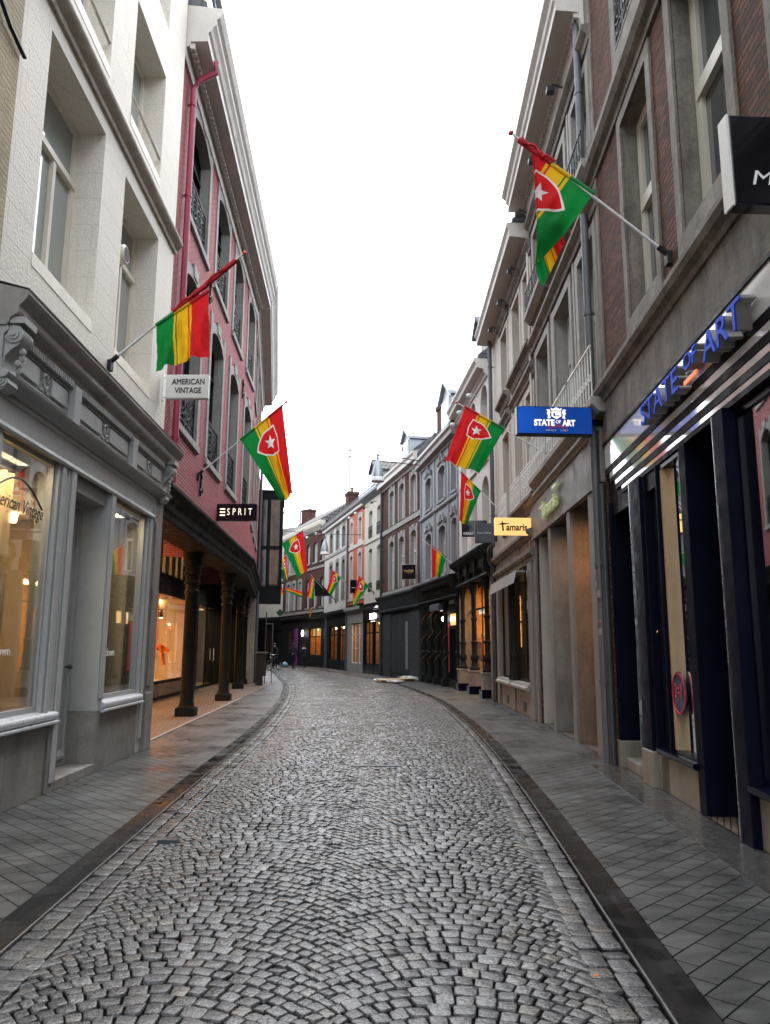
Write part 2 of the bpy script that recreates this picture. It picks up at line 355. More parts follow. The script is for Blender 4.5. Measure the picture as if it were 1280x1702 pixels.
def text_obj(s, size, mat, parent, pos, right, ext=.004, align='CENTER', name='lettering', shear=0., sx=1., up=V((0, 0, 1)), width=None, space=1., label=None, bevel=0.):
    cu = D.curves.new('t', 'FONT'); cu.body = s; cu.size = size; cu.extrude = ext; cu.align_x = align; cu.align_y = 'CENTER'; cu.shear = shear; cu.space_character = space
    cu.resolution_u = 4; cu.bevel_depth = bevel; cu.space_line = .85
    ob = D.objects.new('t', cu); COL.objects.link(ob)
    me = D.meshes.new_from_object(ob); D.objects.remove(ob); D.curves.remove(cu)
    right = V(right).normalized(); nrm = right.cross(up).normalized()
    mt = Matrix((( right.x, up.x, nrm.x, pos[0]), (right.y, up.y, nrm.y, pos[1]), (right.z, up.z, nrm.z, pos[2]), (0, 0, 0, 1)))
    if width and len(me.vertices):
        xs = [v.co.x for v in me.vertices]; sx = width / (max(xs) - min(xs))
    me.transform(Matrix.Diagonal((sx, 1, 1, 1)))
    q = parent
    while q is not None and q.name not in ROOTM: q = q.parent
    me.transform((ROOTM[q.name].inverted() if q is not None else Matrix()) @ mt)
    me.name = name; me.materials.clear(); me.materials.append(M[mat] if isinstance(mat, str) else mat)
    o = D.objects.new(name, me); COL.objects.link(o)
    if parent is not None: o.parent = parent
    if label: o['label'] = label
    return o

# ------------------------------------------------------------------ facades
class Fac:
    def __init__(s, name, A, B, side, label, cat='house', group=None):
        A = V((*A, 0)); B = V((*B, 0)); t = B - A; s.L = t.length; s.t = t.normalized(); s.A = A
        s.sg = 1 if side == 'R' else -1
        s.M = Matrix.Translation(A) @ Matrix.Rotation(math.atan2(t.y, t.x), 4, 'Z')
        s.root = empty(name, s.M, label, cat, group); s.ops = []
        s.n = (s.M.to_3x3() @ V((0, s.sg, 0))).normalized()
        s.right = (-s.n).cross(V((0, 0, 1)))         # reading direction for somebody facing the wall
    def mb(s): return MB(s.sg)
    def P(s, u, w, z): return s.M @ V((u, s.sg * w, z))

def outline(u0, u1, z0, z1, rise=0, n=10):
    if rise <= 0: return [(u0, z0), (u1, z0), (u1, z1), (u0, z1)]
    c = (u1 - u0) / 2; um = (u0 + u1) / 2; Rr = (c * c + rise * rise) / (2 * rise); zc = z1 - Rr; a0 = math.asin(min(1, c / Rr))
    if rise > c: a0 = math.pi - a0
    pts = [(u0, z0), (u1, z0)]
    for i in range(n + 1):
        a = a0 - 2 * a0 * i / n; pts.append((um + Rr * math.sin(a), zc + Rr * math.cos(a)))
    return pts

def ring_band(mb, outer, inner, w0, w1, open_bottom=False):
    """flat band between two outlines, front at w1, with inner and outer returns back to w0"""
    n = len(outer)
    for i in range(n):
        j = (i + 1) % n
        if open_bottom and i == 0: continue
        o0, o1, i0, i1 = outer[i], outer[j], inner[i], inner[j]
        mb.quad((o0[0], w1, o0[1]), (o1[0], w1, o1[1]), (i1[0], w1, i1[1]), (i0[0], w1, i0[1]))
        mb.quad((o0[0], w1, o0[1]), (o1[0], w1, o1[1]), (o1[0], w0, o1[1]), (o0[0], w0, o0[1]))
        mb.quad((i0[0], w1, i0[1]), (i1[0], w1, i1[1]), (i1[0], w0, i1[1]), (i0[0], w0, i0[1]))

def wall(F, u0, u1, z0, z1, mat, ops=(), back=6., name='wall', w=0., ends=True, label=None, skirt=True):
    mb = F.mb()
    us = sorted({u0, u1, *[min(max(x, u0), u1) for o in ops for x in (o[0], o[1])]}); zs = sorted({z0, z1, *[min(max(x, z0), z1) for o in ops for x in (o[2], o[3])]})
    for i in range(len(us) - 1):
        for j in range(len(zs) - 1):
            uc, zc = (us[i] + us[i + 1]) / 2, (zs[j] + zs[j + 1]) / 2
            if any(o[0] < uc < o[1] and o[2] < zc < o[3] for o in ops): continue
            mb.quad((us[i], w, zs[j]), (us[i + 1], w, zs[j]), (us[i + 1], w, zs[j + 1]), (us[i], w, zs[j + 1]))
    for o in ops:
        a, b, c, d, rise, dep = o[:6]
        ol = outline(a, b, c, d, rise)
        if rise > 0:
            arc = ol[2:]
            for k in range(len(arc) - 1):
                mb.quad((arc[k][0], w, arc[k][1]), (arc[k + 1][0], w, arc[k + 1][1]), (arc[k + 1][0], w, d), (arc[k][0], w, d))
        for k in range(len(ol)):
            p, q = ol[k], ol[(k + 1) % len(ol)]
            mb.quad((p[0], w, p[1]), (q[0], w, q[1]), (q[0], w - dep, q[1]), (p[0], w - dep, p[1]))
    if ends:
        e = .004; zt_ = z0; z0 = 0. if skirt else z0
        mb.quad((u0 + e, w, z0), (u0 + e, -back, z0), (u0 + e, -back, z1), (u0 + e, w, z1)); mb.quad((u1 - e, w, z0), (u1 - e, -back, z0), (u1 - e, -back, z1), (u1 - e, w, z1))
        mb.quad((u0, -back, z0), (u1, -back, z0), (u1, -back, z1), (u0, -back, z1)); mb.quad((u0, w, z1), (u1, w, z1), (u1, -back, z1), (u0, -back, z1))
    return mb.build(name, mat, F.root, label=label, recalc=False)

def iron_rail(mb, u0, u1, w, z0, z1, style='scroll'):
    r = .011
    for z in (z0, z1): mb.box(u0, u1, w - .012, w + .012, z - .012, z + .012)
    if style == 'scroll':
        h = z1 - z0; n = max(2, round((u1 - u0) / (h * .42))); d = (u1 - u0) / n
        for z in (z0 + h * .2, z1 - h * .14): mb.box(u0, u1, w - .008, w + .008, z - .008, z + .008)
        for i in range(n + 1):
            u = u0 + i * d; mb.box(u - .01, u + .01, w - .01, w + .01, z0, z1)
            if i < n:
                um = u + d / 2; zc = z0 + h * .53; q = min(d * .44, h * .3)
                mb.ring(um, w, zc, q, .014, 12, 4); mb.ring(um, w, zc, q * .5, .012, 8, 4)
                mb.ring(um - d * .25, w, z0 + h * .1, h * .085, .01, 8, 4); mb.ring(um + d * .25, w, z0 + h * .1, h * .085, .01, 8, 4)
                mb.ring(um - d * .25, w, z1 - h * .07, h * .06, .01, 8, 4); mb.ring(um + d * .25, w, z1 - h * .07, h * .06, .01, 8, 4)
                for a in (-1, 1):
                    for b in (-1, 1):
                        mb.ring(um + a * d * .36, w, zc + b * h * .2, h * .075, .011, 8, 4)
    else:
        n = max(3, round((u1 - u0) / .17)); d = (u1 - u0) / n; zt = z1 - d * .5
        for i in range(n + 1): mb.box(u0 + i * d - .008, u0 + i * d + .008, w - .008, w + .008, z0, zt)
        for i in range(n):
            um = u0 + (i + .5) * d
            mb.tube([(um + d / 2 * math.cos(math.pi * k / 6), w, zt + d / 2 * math.sin(math.pi * k / 6)) for k in range(7)], .009, 4, False)
            mb.ring(um, w, z0 + (z1 - z0) * .4, d * .28, .008, 8, 4)

def window(F, u0, u1, z0, z1, rise=0, dep=.22, fr='frame', pane='pane', t=.07, trans=None, mull=0, sur=None, sill=None, rail=None, hood=None, bars=0, keep=True, panew=.05):
    """one window of the house: frame, with pane, surround, sill and railing below it"""
    F.ops.append((u0, u1, z0, z1, rise, .01 if sur else dep))
    mb = F.mb(); d = -dep
    ring_band(mb, outline(u0, u1, z0, z1, rise), outline(u0 + t, u1 - t, z0 + t, z1 - t, rise * (u1 - u0 - 2 * t) / (u1 - u0) if rise else 0), d - .06, d)
    zt = z0 + (z1 - z0) * trans if trans else z1 - t
    if trans: mb.box(u0 + t * .5, u1 - t * .5, d - .05, d + .02, zt - t * .55, zt + t * .55)
    if mull:
        um = u0 + (u1 - u0) * (mull if mull < 1 else .5); mb.box(um - t * .5, um + t * .5, d - .05, d + .008, z0 + t * .5, (zt if trans and mull != 1.5 else z1 - t * .5))
    for k in range(bars):
        z = z0 + (zt - z0) * (k + 1) / (bars + 1); mb.box(u0 + t * .5, u1 - t * .5, d - .04, d - .005, z - .014, z + .014)
    wo = mb.build('window', fr, F.root)
    mb = F.mb(); mb.profw(outline(u0 + .01, u1 - .01, z0 + .01, z1 - .01, rise), d - panew - .015, d - panew + .004); mb.build('pane', pane, wo)
    if sur:
        mat, sw, pr = sur[:3]; mb = F.mb()
        inn = outline(u0, u1, z0, z1, rise); out = outline(u0 - sw, u1 + sw, z0 - (sur[3] if len(sur) > 3 else 0), z1 + sw, rise)
        n = len(out)
        for i in range(n):
            j = (i + 1) % n
            o0, o1, i0, i1 = out[i], out[j], inn[i], inn[j]
            mb.quad((o0[0], pr, o0[1]), (o1[0], pr, o1[1]), (i1[0], pr, i1[1]), (i0[0], pr, i0[1]))
            mb.quad((o0[0], pr, o0[1]), (o1[0], pr, o1[1]), (o1[0], -.01, o1[1]), (o0[0], -.01, o0[1]))
            mb.quad((i0[0], pr, i0[1]), (i1[0], pr, i1[1]), (i1[0], d - .01, i1[1]), (i0[0], d - .01, i0[1]))
        if len(sur) > 4 and sur[4]:      # flared lintel block on top
            um = (u0 + u1) / 2; k = sur[4]; mb.profw([(um - .18, z1 + sw * .3), (um + .18, z1 + sw * .3), (um + .24, z1 + sw + k), (um - .24, z1 + sw + k)], -.01, pr + .02)
            mb.profw([(u0 - sw, z1 - rise), (u0 - sw * .05, z1 - rise * .4), (u0 + .05, z1 + sw + k * .6), (u0 - sw, z1 + sw + k * .6)], -.01, pr + .004)
            mb.profw([(u1 + sw, z1 - rise), (u1 + sw, z1 + sw + k * .6), (u1 - .05, z1 + sw + k * .6), (u1 + sw * .05, z1 - rise * .4)], -.01, pr + .004)
        mb.build('surround', mat, wo, recalc=False)
    if sill:
        mat, h, out = sill[:3]; ov = sill[3] if len(sill) > 3 else .08
        mb = F.mb(); mb.prof(u0 - ov, u1 + ov, [(d - .02, z0 + .005), (out, z0 - .02), (out, z0 - h), (.0, z0 - h - .02), (d - .02, z0 - h)]); mb.build('sill', mat, wo, bevel=.008)
    if hood:
        mat, z, out, ov = hood
        mb = F.mb(); mb.prof(u0 - ov, u1 + ov, [(0, z), (.04, z), (.06, z + .08), (out * .7, z + .12), (out, z + .17), (out, z + .24), (0, z + .28)]); mb.build('hood_mould', mat, wo)
    if rail:
        mat, h, w, st = rail; mb = F.mb(); iron_rail(mb, u0 + .01, u1 - .01, w, z0 + .04, z0 + .04 + h, st); mb.build('railing', mat, wo)
    return wo

def cornice(F, u0, u1, pts, mat, name='cornice', dent=None, label=None):
    mb = F.mb(); mb.prof(u0, u1, pts); o = mb.build(name, mat, F.root, label=label)
    if dent:
        mat2, w0, w1, z0, z1, du = dent; mb = F.mb(); k = int((u1 - u0) / du); mb.box(u0 + .01, u1 - .01, w0 - .01, w0 + .004, z0 - .01, z1)
        for i in range(k): mb.box(u0 + i * du + du * .2, u0 + i * du + du * .7, w0, w1, z0, z1)
        mb.build('dentils', mat2, o)
    return o

def roof(F, u0, u1, z, mat, over=.3, ridge=3.2, rise=3.0, back=6.):
    mb = F.mb()
    mb.prof(u0, u1, [(over, z), (over, z + .12), (-ridge, z + rise), (-back, z + rise * .1), (-back, z)])
    return mb.build('roof', mat, F.root)

def dormer(F, rf, u0, u1, z0, z1, w, depth, wallm, roofm, gable=True, fr='framewhite'):
    mb = F.mb(); um = (u0 + u1) / 2; g = (u1 - u0) * .42
    mb.profw([(u0, z0), (u1, z0), (u1, z1), (um, z1 + g), (u0, z1)] if gable else [(u0, z0), (u1, z0), (u1, z1), (u0, z1)], w - depth, w)
    d = mb.build('dormer', wallm, rf)
    mb = F.mb(); e = .14
    if gable:
        mb.profw([(u0 - e, z1 - .05), (um, z1 + g + .02), (u1 + e, z1 - .05), (u1 + e, z1 + .08), (um, z1 + g + .17), (u0 - e, z1 + .08)], w - depth, w + .16)
    else: mb.box(u0 - e, u1 + e, w - depth, w + .16, z1, z1 + .12)
    q = F.mb(); q.box(u0 + .12, u1 - .12, w + .003, w + .05, z0 + .1, z1 - .08); q.cur = 1; q.box(u0 + .2, (u0 + u1) / 2 - .03, w + .04, w + .056, z0 + .2, z1 - .16); q.box((u0 + u1) / 2 + .03, u1 - .2, w + .04, w + .056, z0 + .2, z1 - .16)
    mb.build('dormer_roof', roofm, F.root); q.build('dormer_window', [fr, 'panedark'], F.root)
    return d

def chimney(F, u, w, z0, z1, su, sw, mat='brown2', pots=2):
    mb = F.mb(); mb.box(u - su, u + su, w - sw, w + sw, z0, z1 - .25); mb.box(u - su - .06, u + su + .06, w - sw - .06, w + sw + .06, z1 - .25, z1)
    c = mb.build('chimney', mat, F.root, bevel=.02)
    if pots:
        mb = F.mb()
        for i in range(pots): mb.lathe(u + (i - (pots - 1) / 2) * su * .9, w, [(.11, z1), (.09, z1 + .3), (.12, z1 + .32), (.12, z1 + .4)], 8)
        mb.build('chimney_pot', 'ochrebrick', c, smooth=40)
    return c

def downpipe(F, u, w, z0, z1, r=.05, mat='steel', top=None, straps=(2.5, 5., 7.5, 10.)):
    mb = F.mb(); pts = [(u, w, z0), (u, w, z1)]
    if top: pts = [(u, w, z0), (u, w, z1 - .35), (u, w + top * .25, z1 - .15), (u, w + top, z1 + .02), (u, w + top, z1 + .25)]
    mb.tube(pts, r, 12)
    for z in straps:
        if z0 < z < z1:
            mb.tube([(u, w, z - .03), (u, w, z + .03)], r + .012, 12); mb.box(u - .015, u + .015, -.01, w, z - .012, z + .012)
    return mb.build('downpipe', mat, F.root, smooth=50)

LIGHTS = []
def interior(F, u0, u1, z0, z1, w0, w1, wallm, floorm='floorwood', col=(1., .72, .42), energy=60, ceil='beigewall', lw=None):
    """a lit shop room behind the glass"""
    mb = F.mb(); e = .01
    mb.quad((u0, w1, z0), (u1, w1, z0), (u1, w1, z1), (u0, w1, z1))
    for u in (u0 + e, u1 - e): mb.quad((u, w0, z0), (u, w1, z0), (u, w1, z1), (u, w0, z1))
    mb.cur = 1; mb.quad((u0, w0, z0 + e), (u1, w0, z0 + e), (u1, w1, z0 + e), (u0, w1, z0 + e))
    mb.cur = 2; mb.quad((u0, w0, z1 - e), (u1, w0, z1 - e), (u1, w1, z1 - e), (u0, w1, z1 - e))
    o = mb.build('shop_interior', [wallm, floorm, ceil], F.root, recalc=False)
    if energy:
        area(F.P((u0 + u1) / 2, lw if lw is not None else (w0 * .6 + w1 * .4), z1 - .06), F, (u1 - u0) * .7, abs(w1 - w0) * .5, energy, col)
        mb = F.mb(); k = max(1, int((u1 - u0) / 1.3))
        for i in range(k): mb.lathe(u0 + (i + .5) * (u1 - u0) / k, w0 * .65 + w1 * .35, [(.05, z1 - .16), (.07, z1 - .03)], 8)
        mb.build('ceiling_spot', 'warmlamp', o)
    return o
def area(pos, F, sx, sy, energy, col, rot=None):
    l = D.lights.new('shop_lamp', 'AREA'); l.shape = 'RECTANGLE'; l.size = sx; l.size_y = sy; l.energy = energy; l.color = col
    o = D.objects.new('shop_lamp', l); COL.objects.link(o)
    o.matrix_world = T(pos) @ Matrix.Rotation(math.atan2(F.t.y, F.t.x), 4, 'Z') @ (rot or Matrix()); return o

def glazing(F, u0, u1, z0, z1, w, fr, t=.06, pane='glass', trans=None, mulls=(), name='display_window', d=.06):
    mb = F.mb(); ring_band(mb, outline(u0, u1, z0, z1), outline(u0 + t, u1 - t, z0 + t, z1 - t), w - d, w)
    if trans: mb.box(u0 + t, u1 - t, w - d + .005, w - .003, trans - t * .5, trans + t * .5)
    for m in mulls: mb.box(m - t * .5, m + t * .5, w - d + .008, w - .006, z0 + t, z1 - t)
    o = mb.build(name, fr, F.root)
    mb = F.mb(); mb.box(u0 + t * .5, u1 - t * .5, w - d * .6, w - d * .6 + .012, z0 + t * .5, z1 - t * .5); mb.build('pane', pane, o, recalc=True)
    return o
EXPO = 1.85
# ------------------------------------------------------------------ camera, sky, sun
cam = D.cameras.new('camera'); cam.sensor_fit = 'VERTICAL'; cam.sensor_height = 24; cam.lens = 24 * 1280 / 1702; cam.clip_end = 2000; cam.clip_start = .05
co = D.objects.new('camera', cam); COL.objects.link(co); SC.camera = co
PITCH = math.atan(226 / 1280)
co.matrix_world = T((0, 0, 1.55)) @ Matrix.Rotation(R(90) + PITCH, 4, 'X') @ Matrix.Rotation(R(.3), 4, 'Z')
w = D.worlds.new('World'); SC.world = w; w.use_nodes = True
nt = w.node_tree; bg = nt.nodes['Background']
sky = nt.nodes.new('ShaderNodeTexSky'); sky.sky_type = 'NISHITA'; sky.sun_disc = False; sky.sun_elevation = R(58); sky.sun_rotation = R(12)
sky.air_density = 1.; sky.dust_density = 6.; sky.ozone_density = 1.
hs = nt.nodes.new('ShaderNodeHueSaturation'); hs.inputs['Saturation'].default_value = .10
mx = nt.nodes.new('ShaderNodeMix'); mx.data_type = 'RGBA'; mx.inputs[0].default_value = .75
mx.inputs[7].default_value = (9.1, 9.7, 10.5, 1)
nt.links.new(sky.outputs[0], hs.inputs['Color']); nt.links.new(hs.outputs[0], mx.inputs[6]); nt.links.new(mx.outputs[2], bg.inputs[0]); bg.inputs[1].default_value = .12
su = D.lights.new('sun', 'SUN'); su.energy = .5; su.angle = R(40); su.color = (1, .97, .93)
so = D.objects.new('sun', su); COL.objects.link(so); so.rotation_euler = (R(32), 0, R(180 - 12))
SC.view_settings.view_transform = 'Standard'; SC.view_settings.look = 'None'; SC.view_settings.exposure = EXPO; SC.view_settings.gamma = 1
SC.render.engine = 'CYCLES'; cy = SC.cycles; cy.use_denoising = True; cy.max_bounces = 7; cy.diffuse_bounces = 4; cy.glossy_bounces = 4; cy.transparent_max_bounces = 12; cy.transmission_bounces = 4
cy.sample_clamp_indirect = 6; cy.caustics_reflective = False; cy.caustics_refractive = False; cy.blur_glossy = .5
try: cy.denoiser = 'OPENIMAGEDENOISE'
except Exception: pass

# ------------------------------------------------------------------ the street
EDGE = [((-1.55, -2.5), (.75, -2.5)), ((-1.75, 0.), (1.0, 0.)), ((-1.95, 4.2), (1.27, 4.2)), ((-2.17, 9.4), (1.57, 9.4)), ((-2.37, 15.), (1.74, 15.2)), ((-2.78, 21.5), (1.66, 22.)),
        ((-3.3, 27.), (1.25, 27.8)), ((-4.1, 33.5), (.45, 34.5)), ((-5.2, 40.), (-.95, 41.2)), ((-6.4, 47.), (-2.75, 48.6)), ((-8.05, 55.5), (-5.2, 57.5)), ((-10.2, 63.), (-8.0, 66.)), ((-14., 71.), (-12.4, 74.))]
def spline(P, k=40):
    P = np.array(P, float); out = []
    for i in range(len(P) - 1):
        p0, p1, p2, p3 = P[max(i - 1, 0)], P[i], P[i + 1], P[min(i + 2, len(P) - 1)]
        for t in np.linspace(0, 1, k, endpoint=False):
            out.append(.5 * ((2 * p1) + (-p0 + p2) * t + (2 * p0 - 5 * p1 + 4 * p2 - p3) * t * t + (-p0 + 3 * p1 - 3 * p2 + p3) * t ** 3))
    out.append(P[-1]); return np.array(out)
LE = spline([a for a, b in EDGE]); RE = spline([b for a, b in EDGE]); CE = (LE + RE) / 2
SL = np.concatenate([[0], np.cumsum(np.linalg.norm(np.diff(CE, axis=0), axis=1))]); WD = np.linalg.norm(RE - LE, axis=1)
def lerp_at(A, s): return np.stack([np.interp(s, SL, A[:, 0]), np.interp(s, SL, A[:, 1])], -1)
def road_pt(v, s):
    Wd = np.interp(s, SL, WD); f = v / Wd; L = lerp_at(LE, s); Q = lerp_at(RE, s)
    return L + (Q - L) * f[..., None]
CAMBER = .015
def setts():
    quads = []; S1 = SL[-1] - .5; rh = .098
    # edge courses along both kerbs
    for side in (0, 1):
        for c in (0, 1):
            s = .02 + random.random() * .1
            while s < S1 - .3:
                l = random.uniform(.10, .165); Wd = float(np.interp(s, SL, WD)); a = .012 + c * .125; b = a + .123
                if side: a, b = Wd - b, Wd - a
                quads.append([(a, s), (b, s), (b, s + l), (a, s + l)]); s += l
    k = 0; s0 = -.6; rh = .099
    while s0 < S1 + .4:
        Wd = float(np.interp(min(max(s0, 0), SL[-1]), SL, WD)); a0 = .265; a1 = Wd - a0; hw = (a1 - a0) / 4; sag = .5 * hw; xm = a0 + 2 * hw
        for j in (0, 1):
            xc = a0 + hw * (1 + 2 * j); lo, hi = xc - hw, xc + hw
            off = lambda x: -sag * ((x - xc) / hw) ** 2 + sag * .5
            slope = lambda x: 2 * sag * (x - xc) / hw ** 2          # downhill away from the crown
            lean = lambda x: slope(x) * rh / (1 + slope(x) ** 2)
            L0, L1 = (lo, hi - rh / 2) if j == 0 else (lo + rh / 2, hi)
            xs = [L0]; x = L0 + random.uniform(.8, 1.15) * rh if j == 0 else L0
            if j == 0: xs.append(x)
            while True:
                x = x + random.uniform(.74, 1.10) * rh / (1 + slope(x) ** 2)
                if x + (lean(x) if j else 0) > L1 - .3 * rh: break
                xs.append(x)
            xs.append(L1)
            for i in range(len(xs) - 1):
                xa, xb = xs[i], xs[i + 1]; ta = xa + lean(xa); tb = xb + lean(xb)
                if i == 0 and j == 0: ta = xa
                if i == len(xs) - 2 and j == 1: tb = xb
                ta = max(lo, ta); tb = min(hi, tb)
                if tb - ta < .02: continue
                q = [(xa, s0 + off(xa)), (xb, s0 + off(xb)), (tb, s0 + rh + off(tb)), (ta, s0 + rh + off(ta))]
                if min(p[1] for p in q) > .02 and max(p[1] for p in q) < S1: quads.append(q)
        y = s0 - sag * .5; q = [(xm, y), (xm + rh / 2, y + rh / 2), (xm, y + rh), (xm - rh / 2, y + rh / 2)]     # the stone where both arcs meet
        if y > .02 and y + rh < S1: quads.append(q)
        s0 += rh; k += 1
    Q = np.array(quads) + np.random.uniform(-.0062, .0062, (len(quads), 4, 2))
    cen = Q.mean(1, keepdims=True); d = Q - cen; ln = np.linalg.norm(d, axis=2, keepdims=True)
    def inset(m): return cen + d * np.clip(1 - m * 1.414 / np.maximum(ln, .01), .2, 1)
    # each sett: an octagon-cornered block, three rings and a lid
    def octo(q, cut):
        nx = np.roll(q, -1, 1); pv = np.roll(q, 1, 1); a = q + (pv - q) * cut; b = q + (nx - q) * cut
        return np.stack([a, b], 2).reshape(len(q), 8, 2)
    n = len(Q); tilt = np.random.normal(0, .0026, (n, 1, 2)); zb = np.random.normal(0, .0024, (n, 1))
    rings = []
    for m, cut, z in ((.0042, .08, -.016), (.0048, .09, -.003), (.0072, .11, .0008), (.0102, .14, .0017)):
        o = octo(inset(m), cut); rel = (o - cen) / .05
        Wd = np.interp(o[..., 1], SL, WD); zz = z + zb + (rel * tilt).sum(2) + CAMBER * (1 - (2 * o[..., 0] / Wd - 1) ** 2)
        xy = road_pt(o[..., 0], o[..., 1]); rings.append(np.concatenate([xy, zz[..., None]], 2))
    P = np.stack(rings, 1).reshape(-1, 3)
    base = (np.arange(n) * 32)[:, None]; faces = []
    for r in range(3):
        for j in range(8):
            j2 = (j + 1) % 8; faces.append(np.concatenate([base + r * 8 + j, base + r * 8 + j2, base + (r + 1) * 8 + j2, base + (r + 1) * 8 + j], 1))
    F4 = np.stack(faces, 1).reshape(-1, 4); F8 = base + 24 + np.arange(8)[None]
    me = D.meshes.new('road'); nb = len(F4); nl = F4.size + F8.size
    # dark joint bed under the setts
    ns = len(SL) // 2; st = SL[::2]; vs = []; kk = 9
    for s in st:
        Wd = float(np.interp(s, SL, WD))
        for i in range(kk):
            f = i / (kk - 1); xy = road_pt(np.array([f * Wd]), np.array([s]))[0]; vs.append((xy[0], xy[1], -.0105 + CAMBER * (1 - (2 * f - 1) ** 2)))
    off = len(P); FB = [(off + a * kk + i, off + a * kk + i + 1, off + (a + 1) * kk + i + 1, off + (a + 1) * kk + i) for a in range(len(st) - 1) for i in range(kk - 1)]
    P = np.concatenate([P, np.array(vs)]); FB = np.array(FB)
    me.vertices.add(len(P)); me.vertices.foreach_set('co', P.astype(np.float32).ravel())
    loops = np.concatenate([F4.ravel(), F8.ravel(), FB.ravel()]).astype(np.int32)
    me.loops.add(len(loops)); me.loops.foreach_set('vertex_index', loops)
    tot = np.concatenate([np.full(len(F4), 4), np.full(len(F8), 8), np.full(len(FB), 4)]).astype(np.int32); start = np.concatenate([[0], np.cumsum(tot)[:-1]]).astype(np.int32)
    me.polygons.add(len(tot)); me.polygons.foreach_set('loop_start', start); me.polygons.foreach_set('loop_total', tot)
    mi = np.zeros(len(tot), np.int32); mi[len(F4) + len(F8):] = 1
    me.materials.append(M['sett']); me.materials.append(M['joint']); me.polygons.foreach_set('material_index', mi)
    sm = np.ones(len(tot), bool); sm[len(F4) + len(F8):] = False; me.polygons.foreach_set('use_smooth', sm)
    me.update(calc_edges=True); o = D.objects.new('road', me); COL.objects.link(o); structure(o)
setts()

def strip(name, E, side, rows, mats, idx):
    """ribbon along a road edge; rows = (offset outwards, z)"""
    t = np.gradient(E, axis=0); t /= np.linalg.norm(t, axis=1)[:, None]; nrm = np.stack([-t[:, 1], t[:, 0]], 1) * side
    mb = MB(); k = len(rows); vs = [(E[i, 0] + nrm[i, 0] * o, E[i, 1] + nrm[i, 1] * o, z) for i in range(len(E)) for o, z in rows]
    mb.v = vs
    for i in range(len(E) - 1):
        for j in range(k - 1): mb.f.append((i * k + j, i * k + j + 1, (i + 1) * k + j + 1, (i + 1) * k + j)); mb.mi.append(idx[j])
    return structure(mb.build(name, mats, None, recalc=True))
GR = [(0, -.02), (0, .004), (.011, .004), (.011, .001), (.03, -.001), (.11, -.005), (.18, -.001), (.205, .001), (.205, -.02)]
for E_, sd, pm in ((LE, 1, 'paverleft'), (RE, -1, 'paver')):
    strip('gutter', E_, sd, GR, ['gutter', 'edging'], [1, 1, 1, 0, 0, 0, 0, 0])
    strip('pavement', E_, sd, [(.212, -.03), (.212, 0.), (1.2, .002), (2.6, .002), (5.5, .002)], [pm], [0, 0, 0, 0])
mb = MB(); mb.quad((-400, -400, -.08), (400, -400, -.08), (400, 400, -.08), (-400, 400, -.08)); structure(mb.build('ground', 'dirt'))
# ================================================================== LEFT SIDE
# ---- bare brick neighbour at the picture's left edge
F = Fac('brick_house', (-3.42, -4.), (-3.57, 6.62), 'L', 'bare tan brick house at the left picture edge')
wall(F, 0, 10.6, 0, 13., 'tanbrick')
mb = F.mb(); mb.tube([(9.9, .04, 7.45), (10.3, .04, 7.26), (10.62, .04, 7.19)], .022, 6); mb.build('wall_cable', 'iron', F.root)
cornice(F, 0, 10.6, [(0, 12.6), (.4, 12.9), (.4, 13.1), (0, 13.1)], 'cornwhite')

# ---- white house with the grey shopfront
F = Fac('white_house', (-3.52, 2.), (-3.73, 12.6), 'L', 'white painted stone house with deep windows above a grey panelled shopfront')
U0, U1 = 4.64, 10.52
dw = dict(dep=.35, fr='whiteplain', pane='panepale', t=.075)
wa = window(F, 5.30, 7.03, 5.50, 8.12, trans=.70, mull=.64, **dw); wb = window(F, 7.86, 9.58, 5.50, 8.08, trans=.70, mull=.62, **dw)
wc = window(F, 5.30, 7.00, 9.05, 10.95, mull=.6, **dw); wd_ = window(F, 7.88, 9.46, 9.05, 10.95, mull=.6, **dw)
window(F, 5.30, 7.0, 11.85, 13.3, mull=.6, **dw); window(F, 7.88, 9.46, 11.85, 13.3, mull=.6, **dw)
for wo, a, b, z in ((wa, 5.3, 7.03, 5.5), (wb, 7.86, 9.58, 5.5), (wc, 5.3, 7., 9.05), (wd_, 7.88, 9.46, 9.05)):
    mb = F.mb(); mb.prof(a + .002, b - .002, [(-.36, z + .26), (-.34, z + .26), (.0, z + .03), (.006, z + .02), (.006, z - .12), (-.36, z - .12)]); mb.build('sill', 'whiteplain', wo)
for wo, a, b in ((wc, 5.3, 7.), (wd_, 7.88, 9.46)):
    mb = F.mb(); mb.tube([(a + .01, -.03, 9.44), (b - .01, -.03, 9.44)], .022, 8); mb.build('safety_bar', 'oldsill', wo, smooth=40)
wall(F, U0, U1, 3.9, 14.2, 'white', F.ops)
mb = F.mb(); mb.prof(U0, U1 + .03, [(-.004, 8.34), (.04, 8.34), (.05, 8.40)] + [(.05 + .10 * math.sin(math.pi * k / 8), 8.40 + .24 * k / 8) for k in range(9)] + [(.05, 8.66), (.03, 8.70), (-.004, 8.72)]); mb.build('string_course', 'oldsill', F.root, smooth=50)
mb = F.mb(); mb.lathe(8.12, 0, [(.13, -.30), (.14, -.2), (.14, -.02), (.12, .0)], 20, 'y'); mb.cur = 1
mb.lathe(8.12, 0, [(.105, -.02), (.105, .004)], 16, 'y')
for v in mb.v: pass
vent = mb.build('round_vent', ['whiteplain', 'darkwall'], F.root, smooth=40)
vent.data.transform(T((0, 0, 7.02)))
